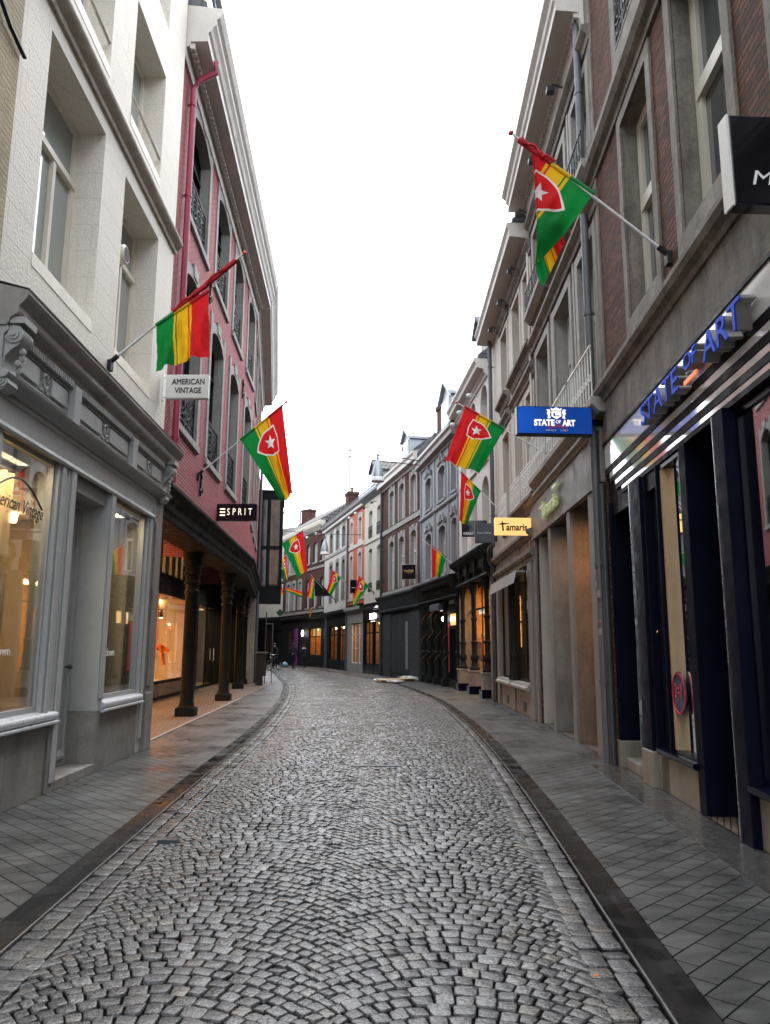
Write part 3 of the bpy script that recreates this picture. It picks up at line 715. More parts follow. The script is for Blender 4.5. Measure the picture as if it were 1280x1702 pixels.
# shopfront
g = 'shopgrey'
mb = F.mb()
mb.box(U0, U1, -.05, .06, 3.57, 3.90); mb.prof(U0, 10.0, [(.06, 3.53), (.085, 3.53), (.095, 3.56), (.085, 3.60), (.06, 3.61)]); mb.prof(U0, 10.0, [(.06, 3.83), (.08, 3.84), (.08, 3.87), (.06, 3.88)])
mb.box(9.985, 10.02, .06, .08, 3.53, 3.88)
mb.build('signboard', g, F.root, bevel=.004)
mb = F.mb()
mb.prof(U0, U1, [(-.05, 3.90), (.07, 3.90), (.10, 3.93), (.18, 3.96), (.20, 4.0), (.15, 4.03), (.12, 4.04), (.12, 4.36), (.16, 4.40), (.16, 4.44), (.10, 4.46), (-.05, 4.46)])
for a, b in ((4.92, 6.17), (6.42, 8.32), (8.57, 10.05)):      # raised panels of the frieze, split by the ring ornament
    m = (a + b) / 2
    for p, q in ((a + .06, m - .16), (m + .16, b - .06)): mb.box(p, q, .12, .150, 4.12, 4.30)
    for z in (4.06, 4.335): mb.box(a, b, .12, .14, z, z + .018)
    mb.ring(m, .145, 4.22, .075, .016, 16, 6, .8); mb.box(m - .10, m - .05, .12, .15, 4.10, 4.13); mb.box(m + .05, m + .10, .12, .15, 4.10, 4.13)
for a in (6.20, 8.36): mb.profz([(a, .12), (a + .19, .12), (a + .19, .20), (a, .20)], 3.99, 4.42)
fz = mb.build('frieze', g, F.root, bevel=.004)
mb = F.mb(); mb.prof(4.62, U1 + .14, [(-.02, 4.44), (.14, 4.44), (.17, 4.47), (.17, 4.50), (.20, 4.53), (.24, 4.55), (.25, 4.58), (.25, 4.63), (.28, 4.66), (.31, 4.70), (.33, 4.74), (.33, 4.78), (-.02, 4.86)])
sc = mb.build('shop_cornice', 'shopgreydark', F.root, bevel=.004)
mb = F.mb(); k = int((10.1 - 4.9) / .052)
for i in range(k):
    a = 4.9 + i * .052
    if any(x - .01 < a < x + .21 for x in (6.2, 8.36)): continue
    mb.box(a, a + .026, .155, .185, 4.375, 4.45)
mb.box(4.9, 10.1, .15, .16, 4.37, 4.45); mb.build('dentils', g, sc)
for a, b in ((4.66, 4.90), (10.20, 10.44)):                # scrolled console brackets at both ends
    mb = F.mb(); m = (a + b) / 2
    pr = [(.05, 3.86), (.10, 3.84), (.15, 3.86), (.18, 3.91), (.17, 3.97), (.14, 4.01), (.12, 4.08), (.13, 4.17), (.18, 4.23), (.24, 4.27), (.28, 4.34), (.28, 4.41), (.24, 4.46), (.18, 4.47), (.05, 4.47)]
    mb.prof(a + .03, b - .03, pr); mb.box(a - .01, b + .01, .05, .30, 4.47, 4.53)
    for u in (a + .03, b - .03):
        for (wc_, zc, r_) in ((.20, 4.37, .085), (.125, 3.92, .055)):
            for rr, du in ((r_, .018), (r_ * .62, .034), (r_ * .3, .05)):
                n0 = len(mb.v); s_ = 1 if u > m else -1
                pts = [(wc_ + rr * math.cos(2 * math.pi * i / 16), zc + rr * math.sin(2 * math.pi * i / 16)) for i in range(16)]
                mb.prof(min(u, u + s_ * du), max(u, u + s_ * du), pts)
    for q in range(5): mb.blob((m + random.uniform(-.08, .08), .16 + q * .02, 4.02 + q * .055), .035, 7, 5)
    mb.build('console', g, F.root, smooth=35)
lead = F.mb(); lead.prof(4.61, U1 + .15, [(-.02, 4.87), (.332, 4.784), (.338, 4.776), (.338, 4.79), (-.02, 4.885)]); lead.build('lead_flashing', 'darkpipe', sc)
# posts and walls of the ground floor
mb = F.mb()
mb.box(9.80, 10.02, -.10, .05, 0, 3.57); mb.box(9.86, 9.96, .05, .075, .2, 3.57)          # wooden end post
mb.box(7.98, 8.17, -.55, .06, .74, 3.57); mb.box(8.0, 8.15, .06, .08, .9, 3.57)
mb.box(6.30, 6.56, -.08, .05, .84, 3.57); mb.box(6.36, 6.44, .05, .075, .84, 3.57); mb.box(6.56, 6.80, -.30, .06, .0, 3.57); mb.box(6.62, 6.74, .06, .08, .1, 3.57)
mb.box(4.64, 4.95, -.10, .06, 0, 3.57)
mb.box(6.80, 7.98, -.60, .0, 3.36, 3.57)
mb.build('shopfront_posts', g, F.root, bevel=.008)
mb = F.mb(); mb.box(10.02, 10.50, -.3, .075, 0, 3.90); mb.box(10.02, 10.30, .075, .105, 0, .86); mb.box(10.06, 10.26, .075, .10, .95, 3.5); mb.build('stone_pilaster', 'plinth', F.root, bevel=.012)
boxes(F, 'stall_riser', 'plinth', [(4.95, 5.6, -.08, .035, 0, .72), (5.604, 6.56, -.08, .035, 0, .72), (8.17, 9.80, -.08, .035, 0, .72)], .006)
boxes(F, 'post_base', 'plinth', [(7.96, 8.17, -.34, .055, 0, .735), (6.56, 6.80, -.34, .062, 0, .735)], .006)
for a, b in ((4.95, 6.66), (8.13, 9.86)):
    mb = F.mb(); mb.prof(a, b, [(-.10, .72), (.10, .72), (.125, .735), (.125, .755), (.06, .765)] + [(.06 + .045 * math.cos(t), .81 + .045 * math.sin(t)) for t in (-1.2, -.6, 0, .6, 1.2)] + [(.02, .87), (-.10, .87)])
    mb.build('window_sill', 'sillgrey', F.root, smooth=40)
glazing(F, 4.95, 6.32, .87, 3.55, .0, g, .055, 'glassmid'); glazing(F, 8.17, 9.80, .87, 3.55, .0, g, .06, 'glassmid')
mb = F.mb(); mb.box(6.78, 8.0, -.75, .07, 0, .115); mb.build('door_step', 'plinth', F.root, bevel=.01)
# recessed door: panelled leaf with glass light, kick rail and knob
mb = F.mb(); a, b = 6.86, 7.94; wz = -.30
ring_band(mb, outline(a, b, .125, 3.36), outline(a + .07, b - .07, .19, 3.29), wz - .08, wz + .03)
ring_band(mb, outline(a + .07, b - .07, .19, 3.29), outline(a + .24, b - .24, .95, 3.0), wz - .05, wz)
mb.box(a + .07, b - .07, wz - .05, wz - .012, .19, .95); mb.prof(a + .09, b - .09, [(wz, .2), (wz + .05, .2), (wz + .05, .24), (wz, .30)])
for z in (.36, .48, .60, .72): mb.box(a + .26, b - .26, wz - .02, wz - .006, z, z + .008)
dr = mb.build('door', g, F.root, bevel=.004)
mb = F.mb(); mb.box(a + .22, b - .22, wz - .04, wz - .03, .93, 3.02); mb.build('door_glass', 'glass', dr)
mb = F.mb(); mb.lathe(7.80, 0, [(.014, wz), (.014, wz + .03), (.034, wz + .04), (.038, wz + .06), (.025, wz + .08), (.002, wz + .085)], 12, 'y'); k = mb.build('door_knob', 'darkpipe', dr, smooth=40); k.data.transform(T((0, 0, 1.30)))
# lit shop room
mb = F.mb(); mb.quad((4.7, -4.2, .14), (10.3, -4.2, .14), (10.3, -4.2, 3.5), (4.7, -4.2, 3.5))
interior(F, 4.66, 10.30, .14, 3.56, -.62, -4.4, 'warmwall', col=(1., .80, .52), energy=38, lw=-1.6)
mb = F.mb(); mb.box(4.75, 5.7, -2.4, -2.3, .15, 2.6); mb.build('display_panel', 'browncloth', F.root)
area(F.P(5.7, -.30, 3.5), F, 1.1, .12, 6, (1., .80, .50)); area(F.P(9.0, -.32, 3.5), F, 1.4, .12, 9, (1., .80, .50))  # extra strip lights added at the glass to brighten the curtains
WH = F

# ---- pink house over the arcade
F = Fac('pink_house', (-3.80, 12.6), (-4.30, 24.), 'L', 'pink painted brick house carried on a dark columned arcade, pale cornice on top')
F2 = Fac('tmp', (-4.30, 24.), (-5.75, 34.5), 'L', '', ''); 
D.objects.remove(F2.root); F2.root = F.root
# second facade leg is written in its own frame and moved into the house's frame
M12 = F.M.inverted() @ F2.M
def move2(o):
    if o.data and o.data.users == 1: o.data.transform(M12)
    for c in o.children: move2(c)
def legs(n0):
    for o in [o for o in F.root.children if o.name not in n0]: move2(o)
pw = dict(dep=.20, fr='greeniron', pane='panedark', t=.06, mull=1.5, trans=.72, sur=('graystone', .20, .025, 0, .10), sill=('graystone', .16, .06, .2), rail=('iron', .92, -.05, 'scroll'))
for a, b in ((1.20, 2.95), (4.10, 5.72), (6.85, 8.35), (9.65, 11.10)):
    window(F, a, b, 9.85, 12.22, rise=.22, **pw); window(F, a - .12, b - .15, 5.66, 8.80, rise=.22, **pw)
wall(F, 0, F.L, 4.30, 12.7, 'pink', F.ops, back=7, skirt=False)
n0 = {o.name for o in F.root.children}; F2.ops = []
for a in (1.1, 3.9, 6.7): window(F2, a, a + 1.35, 9.85, 12.22, rise=.28, **pw); window(F2, a, a + 1.35, 5.66, 8.80, rise=.28, **pw)
wall(F2, 0, F2.L, 4.30, 12.7, 'pink', F2.ops, back=7, skirt=False)
CP = [(0, 12.35), (.05, 12.35), (.07, 12.42), (.07, 12.52), (.12, 12.56), (.14, 12.64), (.46, 12.66), (.46, 12.84), (.50, 12.87), (.54, 12.95), (.60, 13.02), (.60, 13.12), (.66, 13.17), (.72, 13.28), (.72, 13.36), (0, 13.42)]
cornice(F2, .03, F2.L, CP, 'cornwhite'); 
BM = [(-.60, 3.72), (.02, 3.72), (.05, 3.74), (.05, 3.86), (.09, 3.89), (.09, 4.02), (.14, 4.06), (.16, 4.14), (.24, 4.20), (.24, 4.26), (.03, 4.33), (-.60, 4.33)]
mb = F2.mb(); mb.prof(.02, F2.L, BM); mb.build('arcade_beam', 'greeniron', F.root, bevel=.004)
mb = F2.mb(); mb.quad((0, -.2, 5.05), (F2.L, -.2, 5.05), (F2.L, -6., 5.05), (0, -6., 5.05)); mb.build('arcade_ceiling', 'soffit', F.root)
roof(F2, 0, F2.L, 13.4, 'slate', .35)
legs(n0)
cornice(F, -.02, F.L + .01, CP, 'cornwhite', dent=('cornwhite', .14, .22, 12.52, 12.64, .16))
mb = F.mb(); mb.prof(0, F.L, BM); mb.build('arcade_beam', 'greeniron', F.root, bevel=.004)
mb = F.mb(); mb.quad((0, -.2, 5.05), (F.L, -.2, 5.05), (F.L, -3., 5.05), (0, -3., 5.05)); mb.build('arcade_ceiling', 'soffit', F.root)
rf = roof(F, 0, F.L, 13.4, 'slate', .4)
dormer(F, rf, .6, 3.2, 13.3, 15.4, .1, 3., 'zinc', 'zinc', False)
downpipe(F, .62, .10, 4.4, 12.5, .058, 'pinkpaint', top=.40, straps=(5.2, 7.6, 9.9, 11.8))
for u, z in ((3.55, 9.4), (9.0, 9.0), (3.5, 5.0)):
    mb = F.mb(); mb.box(u - .03, u + .03, .0, .04, z - .28, z + .28); mb.tube([(u - .12, .03, z - .2), (u, .04, z - .1), (u + .12, .03, z - .2)], .02, 5); mb.tube([(u - .12, .03, z + .2), (u, .04, z + .1), (u + .12, .03, z + .2)], .02, 5); mb.build('wall_anchor', 'iron', F.root)
def column(FF, u, w, h=3.74, root=None):
    mb = FF.mb(); mb.lathe(u, w, [(.165, .22), (.175, .26), (.16, .30), (.155, .32), (.145, 2.75), (.17, 2.78), (.17, 2.84), (.145, 2.86), (.15, 2.98), (.185, 3.0), (.185, 3.06), (.155, 3.08), (.16, 3.18), (.20, 3.21), (.20, 3.27), (.17, 3.29), (.18, 3.40), (.225, 3.43), (.225, 3.50), (.20, 3.52), (.21, 3.60), (.25, 3.66), (.25, h)], 20)
    c = mb.build('column', 'column', F.root, smooth=40); mb = FF.mb(); mb.box(u - .215, u + .215, w - .215, w + .215, 0, .20); mb.lathe(u, w, [(.2, .20), (.19, .235), (.165, .24)], 16); mb.build('plinth', 'greeniron', c, bevel=.012)
    return c
for u in (5.42, 10.62): column(F, u, -.45)
for u, w_ in ((5.9, -.42), (9.55, -.42)): move2(column(F2, u, w_))
mb = F2.mb(); mb.box(10.2, 10.58, -.8, .02, 0, 4.3); pier = mb.build('corner_pier', 'plinth', F.root, bevel=.01); pier.data.transform(M12)
mb = F.mb(); mb.quad((0, -.06, .012), (24., -.06, .012), (24., -2.42, .012), (0, -2.42, .012)); 
fl = mb.build('arcade_floor', 'clinker', F.root)
mb = F.mb(); mb.box(0, 11.5, -.10, -.04, -.02, .02); mb.build('floor_edge', 'plinth', F.root)
# glazed shop wall behind the columns
sw = -2.42
mb = F.mb()
for a, b, z0, z1 in ((0, 26, 3.22, 3.72), (0, 26, 4.90, 5.06), (0, .25, 0, 5), (7.8, 8.3, 0, 3.3), (15.6, 16.5, 0, 5), (0, 15.6, .012, .10), (23.6, 26, 0, 5)): mb.box(a, b, sw - .12, sw, z0, z1)
mb.build('shop_wall', 'black', F.root)
mb = F.mb(); mb.box(.25, 15.6, sw - .10, sw + .02, .10, .46); mb.build('stall_riser', 'tanstone', F.root)
mb = F.mb()
for i in range(19): mb.box(.3 + i * .85, .36 + i * .85, sw - .09, sw + .01, 3.72, 4.9)
mb.box(.3, 15.66, sw - .08, sw + .005, 3.724, 3.76)
mb.build('transom_bars', 'black', F.root)
glazing(F, .25, 7.8, .46, 3.22, sw, 'black', .07, mulls=(4.,)); glazing(F, 8.3, 15.6, .46, 3.22, sw, 'black', .09)
glazing(F, .25, 15.6, 3.72, 4.9, sw - .02, 'black', .04, name='transom_window')
d_ = glazing(F, 16.5, 23.6, .02, 3.22, sw, 'black', .10, mulls=(18.3, 20.0, 21.8), name='glass_door')
mb = F.mb(); mb.tube([(19.85, sw + .05, 1.0), (19.85, sw + .05, 1.5)], .02, 8); mb.build('door_handle', 'chrome', d_)
interior(F, .26, 15.58, .45, 3.21, sw - .1, -5.4, 'beigewall', 'beigewall', (1., .50, .22), 300)
interior(F, .26, 15.58, 3.73, 4.9, sw - .1, -4.4, 'beigewall', 'beigewall', (1., .66, .34), 70)
interior(F, 16.6, 23.5, .03, 3.21, sw - .1, -6., 'beigewall', 'floorwood', (1., .66, .36), 80)
mb = F.mb(); mb.box(15.0, 15.58, sw - .12, -4.2, .45, 3.2); mb.box(12.6, 13.9, -5.35, -5.2, .5, 3.1); mb.build('display_panel', 'beigewall', F.root)
mb = F.mb(); mb.tube([(11.2, -3.0, 2.75), (13.4, -3.0, 2.75)], .018, 6)
for u in (11.6, 12.1, 12.7, 13.2): mb.lathe(u, -3.0, [(.04, 2.50), (.055, 2.52), (.055, 2.66), (.02, 2.74)], 8)
mb.cur = 1
for u in (12.1, 13.2): mb.lathe(u, -3.0, [(.045, 2.485), (.045, 2.498)], 8)
mb.build('spotlight_track', ['iron', 'warmlamp'], F.root)
area(F.P(3.2, -1.3, 4.95), F, 2., .8, 30, (1., .36, .12)); area(F.P(9, -1.3, 4.95), F, 3., .8, 14, (1., .40, .14))
PK = F

# ---- dark glazed bay of the next building
F = Fac('bay_house', (-5.80, 34.6), (-6.9, 42.6), 'L', 'dark building behind the pink house with a black glazed bay hung over the pavement')
wall(F, 0, F.L, 0, 9.6, 'greeniron', (), back=6)
B0, B1, W1_, Z0, Z1 = .9, 5., 1.16, 3.72, 8.75
mb = F.mb()
for z, t in ((Z0, .62), (Z1 - .34, .34), (6.05, .16)): mb.box(B0, B1, -.02, W1_, z, z + t)
for w_ in (.0, .42, W1_ - .16): mb.box(B0, B0 + .12, w_, w_ + .16, Z0 + .5, Z1 - .2)
for u in (B1 - .14, 2.9): mb.box(u, u + .14, W1_ - .14, W1_, Z0 + .5, Z1 - .2)
mb.box(B0 - .05, B1 + .05, -.02, W1_ + .06, Z1, Z1 + .10)
by = mb.build('glazed_bay', 'greeniron', F.root, bevel=.01)
mb = F.mb(); mb.box(B0 + .06, B0 + .08, .0, W1_ - .1, Z0 + .6, Z1 - .3); mb.box(B0 + .1, B1 - .05, W1_ - .08, W1_ - .06, Z0 + .6, Z1 - .3); mb.build('pane', 'panebrown', by)
mb = F.mb(); mb.box(B0 + .045, B0 + .058, .60, .96, Z0 + .7, Z1 - .4); mb.build('blind', 'tanstone', by)
downpipe(F, .1, .12, 0, 9.6, .06, 'steel')
mb = F.mb(); mb.box(.35, .5, .02, .14, 0, 3.7); mb.build('door_post', 'sillgrey', F.root)
F = Fac('corner_house', (-7.7, 44.), (-14.5, 62.), 'L', 'plain dark brick house beyond the black glazed bay on the left of the bend')
wall(F, 0, F.L, 0, 12., 'brown2', (), back=5)  # out of view, height raised to keep sky out of far shop panes
mb = F.mb(); mb.box(2., 18., .0, .05, .3, 3.2); mb.build('shopfront', 'black', F.root)
iv = F.M.inverted(); P2 = [iv @ V(p) for p in ((-14.5, 62., 0), (-15.2, 76., 0), (-19., 92., 0), (-24., 92., 0), (-20., 62., 0))]
mb = MB(); mb._prism([(p.x, p.y, 0) for p in P2], [(p.x, p.y, 12.) for p in P2]); mb.build('rear_wing', 'brown2', F.root)  # unseen block added so far shop glass does not mirror open sky
# ================================================================== RIGHT SIDE
# ---- brick house with the glossy dark shopfront
F = Fac('brick_shop_house', (2.75, 2.5), (3.22, 11.2), 'R', 'nearest right house, brown brick above a glossy black and white shopfront')
SU = ('darkstone', .30, .03, .0)
ww = dict(dep=.24, fr='frame', pane='pane', t=.11, trans=.62, sill=('darkstone', .16, .07, .3))
for a, b in ((5.50, 6.68), (3.38, 4.62), (1.2, 2.45)):
    window(F, a, b, 5.66, 8.38, sur=('darkstone', .16, .03, .22), dep=.19, fr='frame', pane='pane', t=.15, trans=.55)
    window(F, a, b, 9.5, 12.2, sur=('darkstone', .22, .03, .2), dep=.24, fr='frame', pane='pane', t=.10, trans=.6, rail=('iron', .8, .02, 'scroll'))
wall(F, -5., 8.46, 4.46, 14., 'brown', F.ops)
mb = F.mb()
mb.prof(-5, 8.50, [(-.01, 8.58), (.04, 8.58), (.05, 8.66), (.12, 8.70), (.17, 8.78), (.17, 8.88), (.13, 8.92), (-.01, 8.98)])
mb.prof(-5, 8.50, [(-.01, 5.06), (.05, 5.06), (.07, 5.12), (.13, 5.16), (.16, 5.22), (.16, 5.28), (-.01, 5.34)])
mb.build('string_course', 'darkstone', F.root, bevel=.006)
mb = F.mb(); mb.box(-5, 8.465, -.01, .022, 4.46, 5.06); mb.box(8.10, 8.46, -.01, .026, 5.34, 8.58); mb.box(8.10, 8.46, -.01, .026, 8.98, 14.)
mb.build('stone_band', 'darkstone', F.root)
# stepped glossy fascia
mb = F.mb()
mb.box(-5, 8.32, -.03, .03, 4.09, 4.44); mb.box(-5, 8.14, -.03, .018, 3.925, 4.005); mb.box(-5, 7.92, -.03, .004, 3.785, 3.85); mb.box(-5, 7.62, -.03, -.010, 3.665, 3.715)
fs = mb.build('fascia', 'fascgloss', F.root, bevel=.004)
mb = F.mb(); mb.box(-5, 8.36, -.10, -.03, 3.60, 4.47); mb.box(-5, 8.36, .0, .05, 4.44, 4.475); mb.box(-5, 8.315, -.06, .026, 4.008, 4.087); mb.box(-5, 8.135, -.06, .013, 3.853, 3.922); mb.box(-5, 7.915, -.06, -.001, 3.718, 3.782); mb.box(-5, 7.63, -.06, -.006, 3.61, 3.662); mb.box(6., 8.36, -.1, -.03, 3.4, 3.6)
mb.build('fascia_frame', 'black', fs)
# posts, panels and openings
boxes(F, 'shopfront_post', 'postnavy', [(7.03, 8.34, -.32, -.26, .34, 3.6), (8.26, 8.36, -.3, .0, .30, 3.6), (6.56, 6.62, -.32, .0, .4, 3.6), (6.02, 6.56, -.16, -.08, .40, 3.6), (6.66, 7.02, -.32, .03, .40, 3.62), (6.0, 6.04, -.16, .02, .40, 3.6), (5.08, 5.27, -.30, -.002, 0, 3.62), (3.92, 4.15, -.30, .05, 0, 3.62), (1.2, 1.5, -.3, .05, 0, 3.62), (-5, 1.2, -.3, -.02, 0, 3.62)], .006)
boxes(F, 'steel_edge_trim', 'chrome', [(7.017, 7.027, .03, .060, .42, 3.6), (4.143, 4.153, .045, .060, .02, 3.6)])
boxes(F, 'stone_base', 'basestone', [(8.18, 8.46, -.3, .02, 0, .34), (6.62, 7.05, -.32, .055, 0, .40), (5.27, 6.62, -.2, -.012, 0, .40), (1.5, 3.92, -.2, -.02, 0, .42), (6.2, 6.5, -.06, -.012, .0, .40)], .012)
mb = F.mb(); mb.prof(5.24, 6.46, [(-.2, .40), (.03, .40), (.05, .43), (.05, .46), (-.2, .50)]); mb.build('window_sill', 'navy', F.root, bevel=.005); mb = F.mb(); mb.prof(1.5, 3.94, [(-.2, .42), (.04, .42), (.06, .45), (.06, .48), (-.2, .52)]); mb.build('window_sill', 'navy', F.root, bevel=.005)
mb = F.mb(); mb.box(7.05, 8.18, -.6, -.02, 0, .14); mb.build('door_step', 'plinth', F.root, bevel=.01)
gz = glazing(F, 5.27, 6.02, .47, 3.58, -.012, 'navy', .04, 'glassstrong'); D.objects.remove(gz.children[0])
mb = F.mb(); mb.profz([(5.28, -.025), (5.90, -.095), (5.90, -.085), (5.28, -.015)], .5, 3.55); mb.build('pane', 'mirrorpane', gz)
mb = F.mb(); mb.box(5.90, 5.985, -.20, -.020, .5, 3.55); mb.build('window_jamb', 'tanjamb', gz); glazing(F, 1.5, 3.92, .50, 3.58, -.06, 'navy', .05, 'glassstrong')
mb = F.mb()
mb.quad((4.15, -1.6, 0), (5.08, -1.6, 0), (5.08, -1.6, 3.6), (4.15, -1.6, 3.6)); mb.quad((5.075, -.3, 0), (5.075, -1.6, 0), (5.075, -1.6, 3.6), (5.075, -.3, 3.6)); mb.quad((4.155, -.3, 0), (4.155, -1.6, 0), (4.155, -1.6, 3.6), (4.155, -.3, 3.6)); mb.quad((4.1, .0, 3.595), (5.1, .0, 3.595), (5.1, -1.6, 3.595), (4.1, -1.6, 3.595))
mb.box(4.2, 5.05, -1.58, -1.5, .02, 2.4)
mb.build('door_recess', 'navy', F.root, recalc=False)
mb = F.mb(); mb.quad((4.15, 0, .015), (5.08, 0, .015), (5.08, -1.6, .015), (4.15, -1.6, .015)); mb.build('recess_floor', 'clinker', F.root)
mb = F.mb(); mb.lathe(6.52, 0, [(.03, -.07), (.034, -.05), (.01, -.045)], 10, 'y'); k = mb.build('bell_push', 'chrome', F.root); k.data.transform(T((0, 0, 1.75)))
mb = F.mb(); mb.box(7.3, 7.36, -.26, -.24, 1.86, 1.95); mb.box(7.4, 7.43, -.26, -.24, 1.86, 1.95); mb.build('door_plate', 'signwhite', F.root)
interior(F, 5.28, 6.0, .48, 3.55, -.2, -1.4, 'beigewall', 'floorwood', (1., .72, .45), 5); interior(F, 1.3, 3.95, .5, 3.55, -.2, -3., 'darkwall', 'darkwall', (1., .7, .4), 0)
downpipe(F, 8.58, .12, 0, 14., .058, 'steel', straps=(1.1, 2.75, 4.55, 6.6, 8.3, 10.4)); downpipe(F, 8.42, .07, 0, 3.9, .05, 'darkpipe', straps=(1.1, 2.75))
mb = F.mb(); rs = random.Random(5)
for q in range(24):
    z = rs.uniform(.95, 2.62); h = rs.uniform(.03, .12); t0 = rs.uniform(.1, 2.6); t1 = t0 + rs.uniform(.35, 1.0); mb.cur = 1 if q == 3 else (2 if q == 9 else (3 if q % 3 == 0 else 0)); k = 5; sk = rs.uniform(-.02, .02); rr = .0592 + q * .00006
    vs = [(8.58 - rr * math.cos(t0 + (t1 - t0) * i / k), .12 + rr * math.sin(t0 + (t1 - t0) * i / k), z + dz + sk * i / k) for i in range(k + 1) for dz in (0, h)]
    mb.add(vs, [(2 * i, 2 * i + 2, 2 * i + 3, 2 * i + 1) for i in range(k)])
mb.build('pasted_stickers', ['graystone', 'redcloth', 'greensign', 'darkpipe'], F.root, recalc=False)['kind'] = 'stuff'
mb = F.mb(); mb.box(-5, 8.4, .0, .40, -.02, .006); mb.box(-5, 8.4, .40, .418, -.02, .010)
ap = mb.build('stone_apron', 'apron'); ap.data.transform(F.M); structure(ap)
SA = F

# ---- brick house with hood moulds and stone pillars
F = Fac('hood_mould_house', (3.20, 11.2), (3.36, 17.3), 'R', 'brick house with hood moulds, iron balconies and open stone pillars below')
SU = ('graystone', .17, .03, .1)
for a, b in ((3.55, 4.88), (1.50, 2.86), (-.25, .82)):
    w1 = window(F, a, b, 5.35, 7.86, sur=SU, dep=.24, fr='framewhite', pane='pane', t=.085, trans=.62, hood=('darkstone', 8.12, .15, .36))
    w2 = window(F, a, b, 9.15, 10.70, sur=SU, dep=.24, fr='framewhite', pane='panelace', t=.085, trans=.62, hood=('darkstone', 10.98, .15, .36))
    for wo, z, h in ((w1, 5.06, .78), (w2, 8.86, .5)):
        mb = F.mb(); mb.prof(a - .30, b + .30, [(-.01, z - .14), (.10, z - .14), (.22, z - .02), (.22, z + .09), (-.01, z + .09)]); mb.build('balcony_slab', 'graystone', wo, bevel=.008)
        mb = F.mb(); iron_rail(mb, a - .24, b + .24, .19, z + .10, z + .10 + h, 'arches'); mb.build('railing', 'framewhite' if z < 6 else 'iron', wo)
wall(F, -.30, 5.62, 4.86, 11.9, 'brown', F.ops)
mb = F.mb()
for u in (5.54, 3.1, 1.1): mb.box(u, u + .12, .0, .02, 4.9, 11.6)
mb.build('stone_strip', 'graystone', F.root)
CPR = [(0, 11.52), (.05, 11.52), (.07, 11.60), (.10, 11.66), (.10, 11.74), (.46, 11.78), (.46, 11.94), (.50, 11.98), (.52, 12.06), (.60, 12.14), (.60, 12.24), (0, 12.3)]
cornice(F, -.30, 5.60, CPR, 'cornwhite', dent=('cornwhite', .10, .17, 11.66, 11.76, .11))
roof(F, -.3, 5.6, 12.25, 'slate', .4)
for u in (1.15, 3.2, 5.2):
    mb = F.mb(); mb.box(u - .07, u + .07, .22, .36, 11.42, 11.52); mb.tube([(u, .02, 11.5), (u, .25, 11.6), (u, .3, 11.5)], .02, 6); mb.box(u - .08, u + .08, .02, .06, 11.4, 11.55); mb.build('floodlight', 'darkpipe', F.root, bevel=.01)
mb = F.mb(); mb.box(-.25, 6.1, -.05, .05, 3.95, 4.72); mb.box(4.1, 4.112, .05, .053, 3.95, 4.72); fs = mb.build('stone_fascia', 'concrete', F.root, bevel=.008)
mb = F.mb(); mb.prof(-.25, 6.12, [(-.05, 4.72), (.08, 4.72), (.10, 4.76), (.15, 4.79), (.15, 4.85), (.05, 4.90), (-.05, 4.90)]); mb.build('fascia_cap', 'graystone', fs, bevel=.004)
for i, (a, b) in enumerate(((.40, .75), (2.12, 2.38), (3.96, 4.20), (5.80, 6.14))):
    mb = F.mb(); mb.box(a, b, -.62, .012, .0, 3.95); mb.cur = 1; mb.box(a - .002, b + .002, -.03, .018, 0, 3.948); mb.cur = 0
    for z in (1.05, 2.45): mb.box(a - .003, b + .003, -.62, .014, z, z + .006)
    mb.build('stone_pillar', ['plinth' if i == 2 else 'tanstone', 'concrete'], F.root, bevel=.012)  # warm shop light on the pillar sides is put into their tan colour
mb = F.mb(); mb.box(.0, .40, -.62, .01, 0, 3.95); mb.build('end_pilaster', 'concrete', F.root, bevel=.01)
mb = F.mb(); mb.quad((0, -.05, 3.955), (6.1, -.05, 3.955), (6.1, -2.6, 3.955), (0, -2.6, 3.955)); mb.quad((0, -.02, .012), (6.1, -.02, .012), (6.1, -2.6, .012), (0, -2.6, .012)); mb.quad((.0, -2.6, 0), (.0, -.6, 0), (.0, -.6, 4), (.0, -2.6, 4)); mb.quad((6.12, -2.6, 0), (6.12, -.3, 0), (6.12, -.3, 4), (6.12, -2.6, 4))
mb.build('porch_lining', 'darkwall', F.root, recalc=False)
glazing(F, .02, 6.1, .3, 3.9, -1.5, 'black', .08, mulls=(1.6, 3.2, 4.8)); mb = F.mb(); mb.box(0, 6.1, -1.56, -1.46, .012, .3); mb.build('stall_riser', 'plinth', F.root)
area(F.P(1.1, -.75, 3.8), F, .9, .3, 9, (1., .52, .22))
area(F.P(3.1, -.75, 3.8), F, .6, .3, 5, (1., .52, .22))
HM = F

# ---- beige house with a wooden bookshop-like front
F = Fac('beige_house', (3.36, 17.3), (3.38, 24.3), 'R', 'beige plastered house with hooded windows above a grey sill shopfront')
for a, b in ((2.88, 3.98), (.86, 1.94), (-.62, .30)):
    SU = ('beige', .12, .03, .06)
    w1 = window(F, a, b, 5.15, 7.42, sur=SU, dep=.28, fr='frame', pane='panelace', t=.08, trans=.68, hood=('darkstone', 7.66, .14, .28))
    w2 = window(F, a, b, 8.52, 10.42, sur=SU, dep=.28, fr='frame', pane='panelace', t=.08, trans=.68, hood=('darkstone', 10.62, .14, .28))
    for wo, z in ((w1, 4.86), (w2, 8.38)):
        mb = F.mb(); mb.prof(a - .25, b + .25, [(-.01, z - .24), (.05, z - .24), (.09, z - .10), (.20, z - .02), (.20, z + .07), (-.01, z + .07)]); mb.build('sill_slab', 'darkstone', wo, bevel=.008)
    mb = F.mb(); iron_rail(mb, a - .15, b + .15, .16, 4.95, 5.62, 'scroll'); mb.build('railing', 'framewhite', w1)
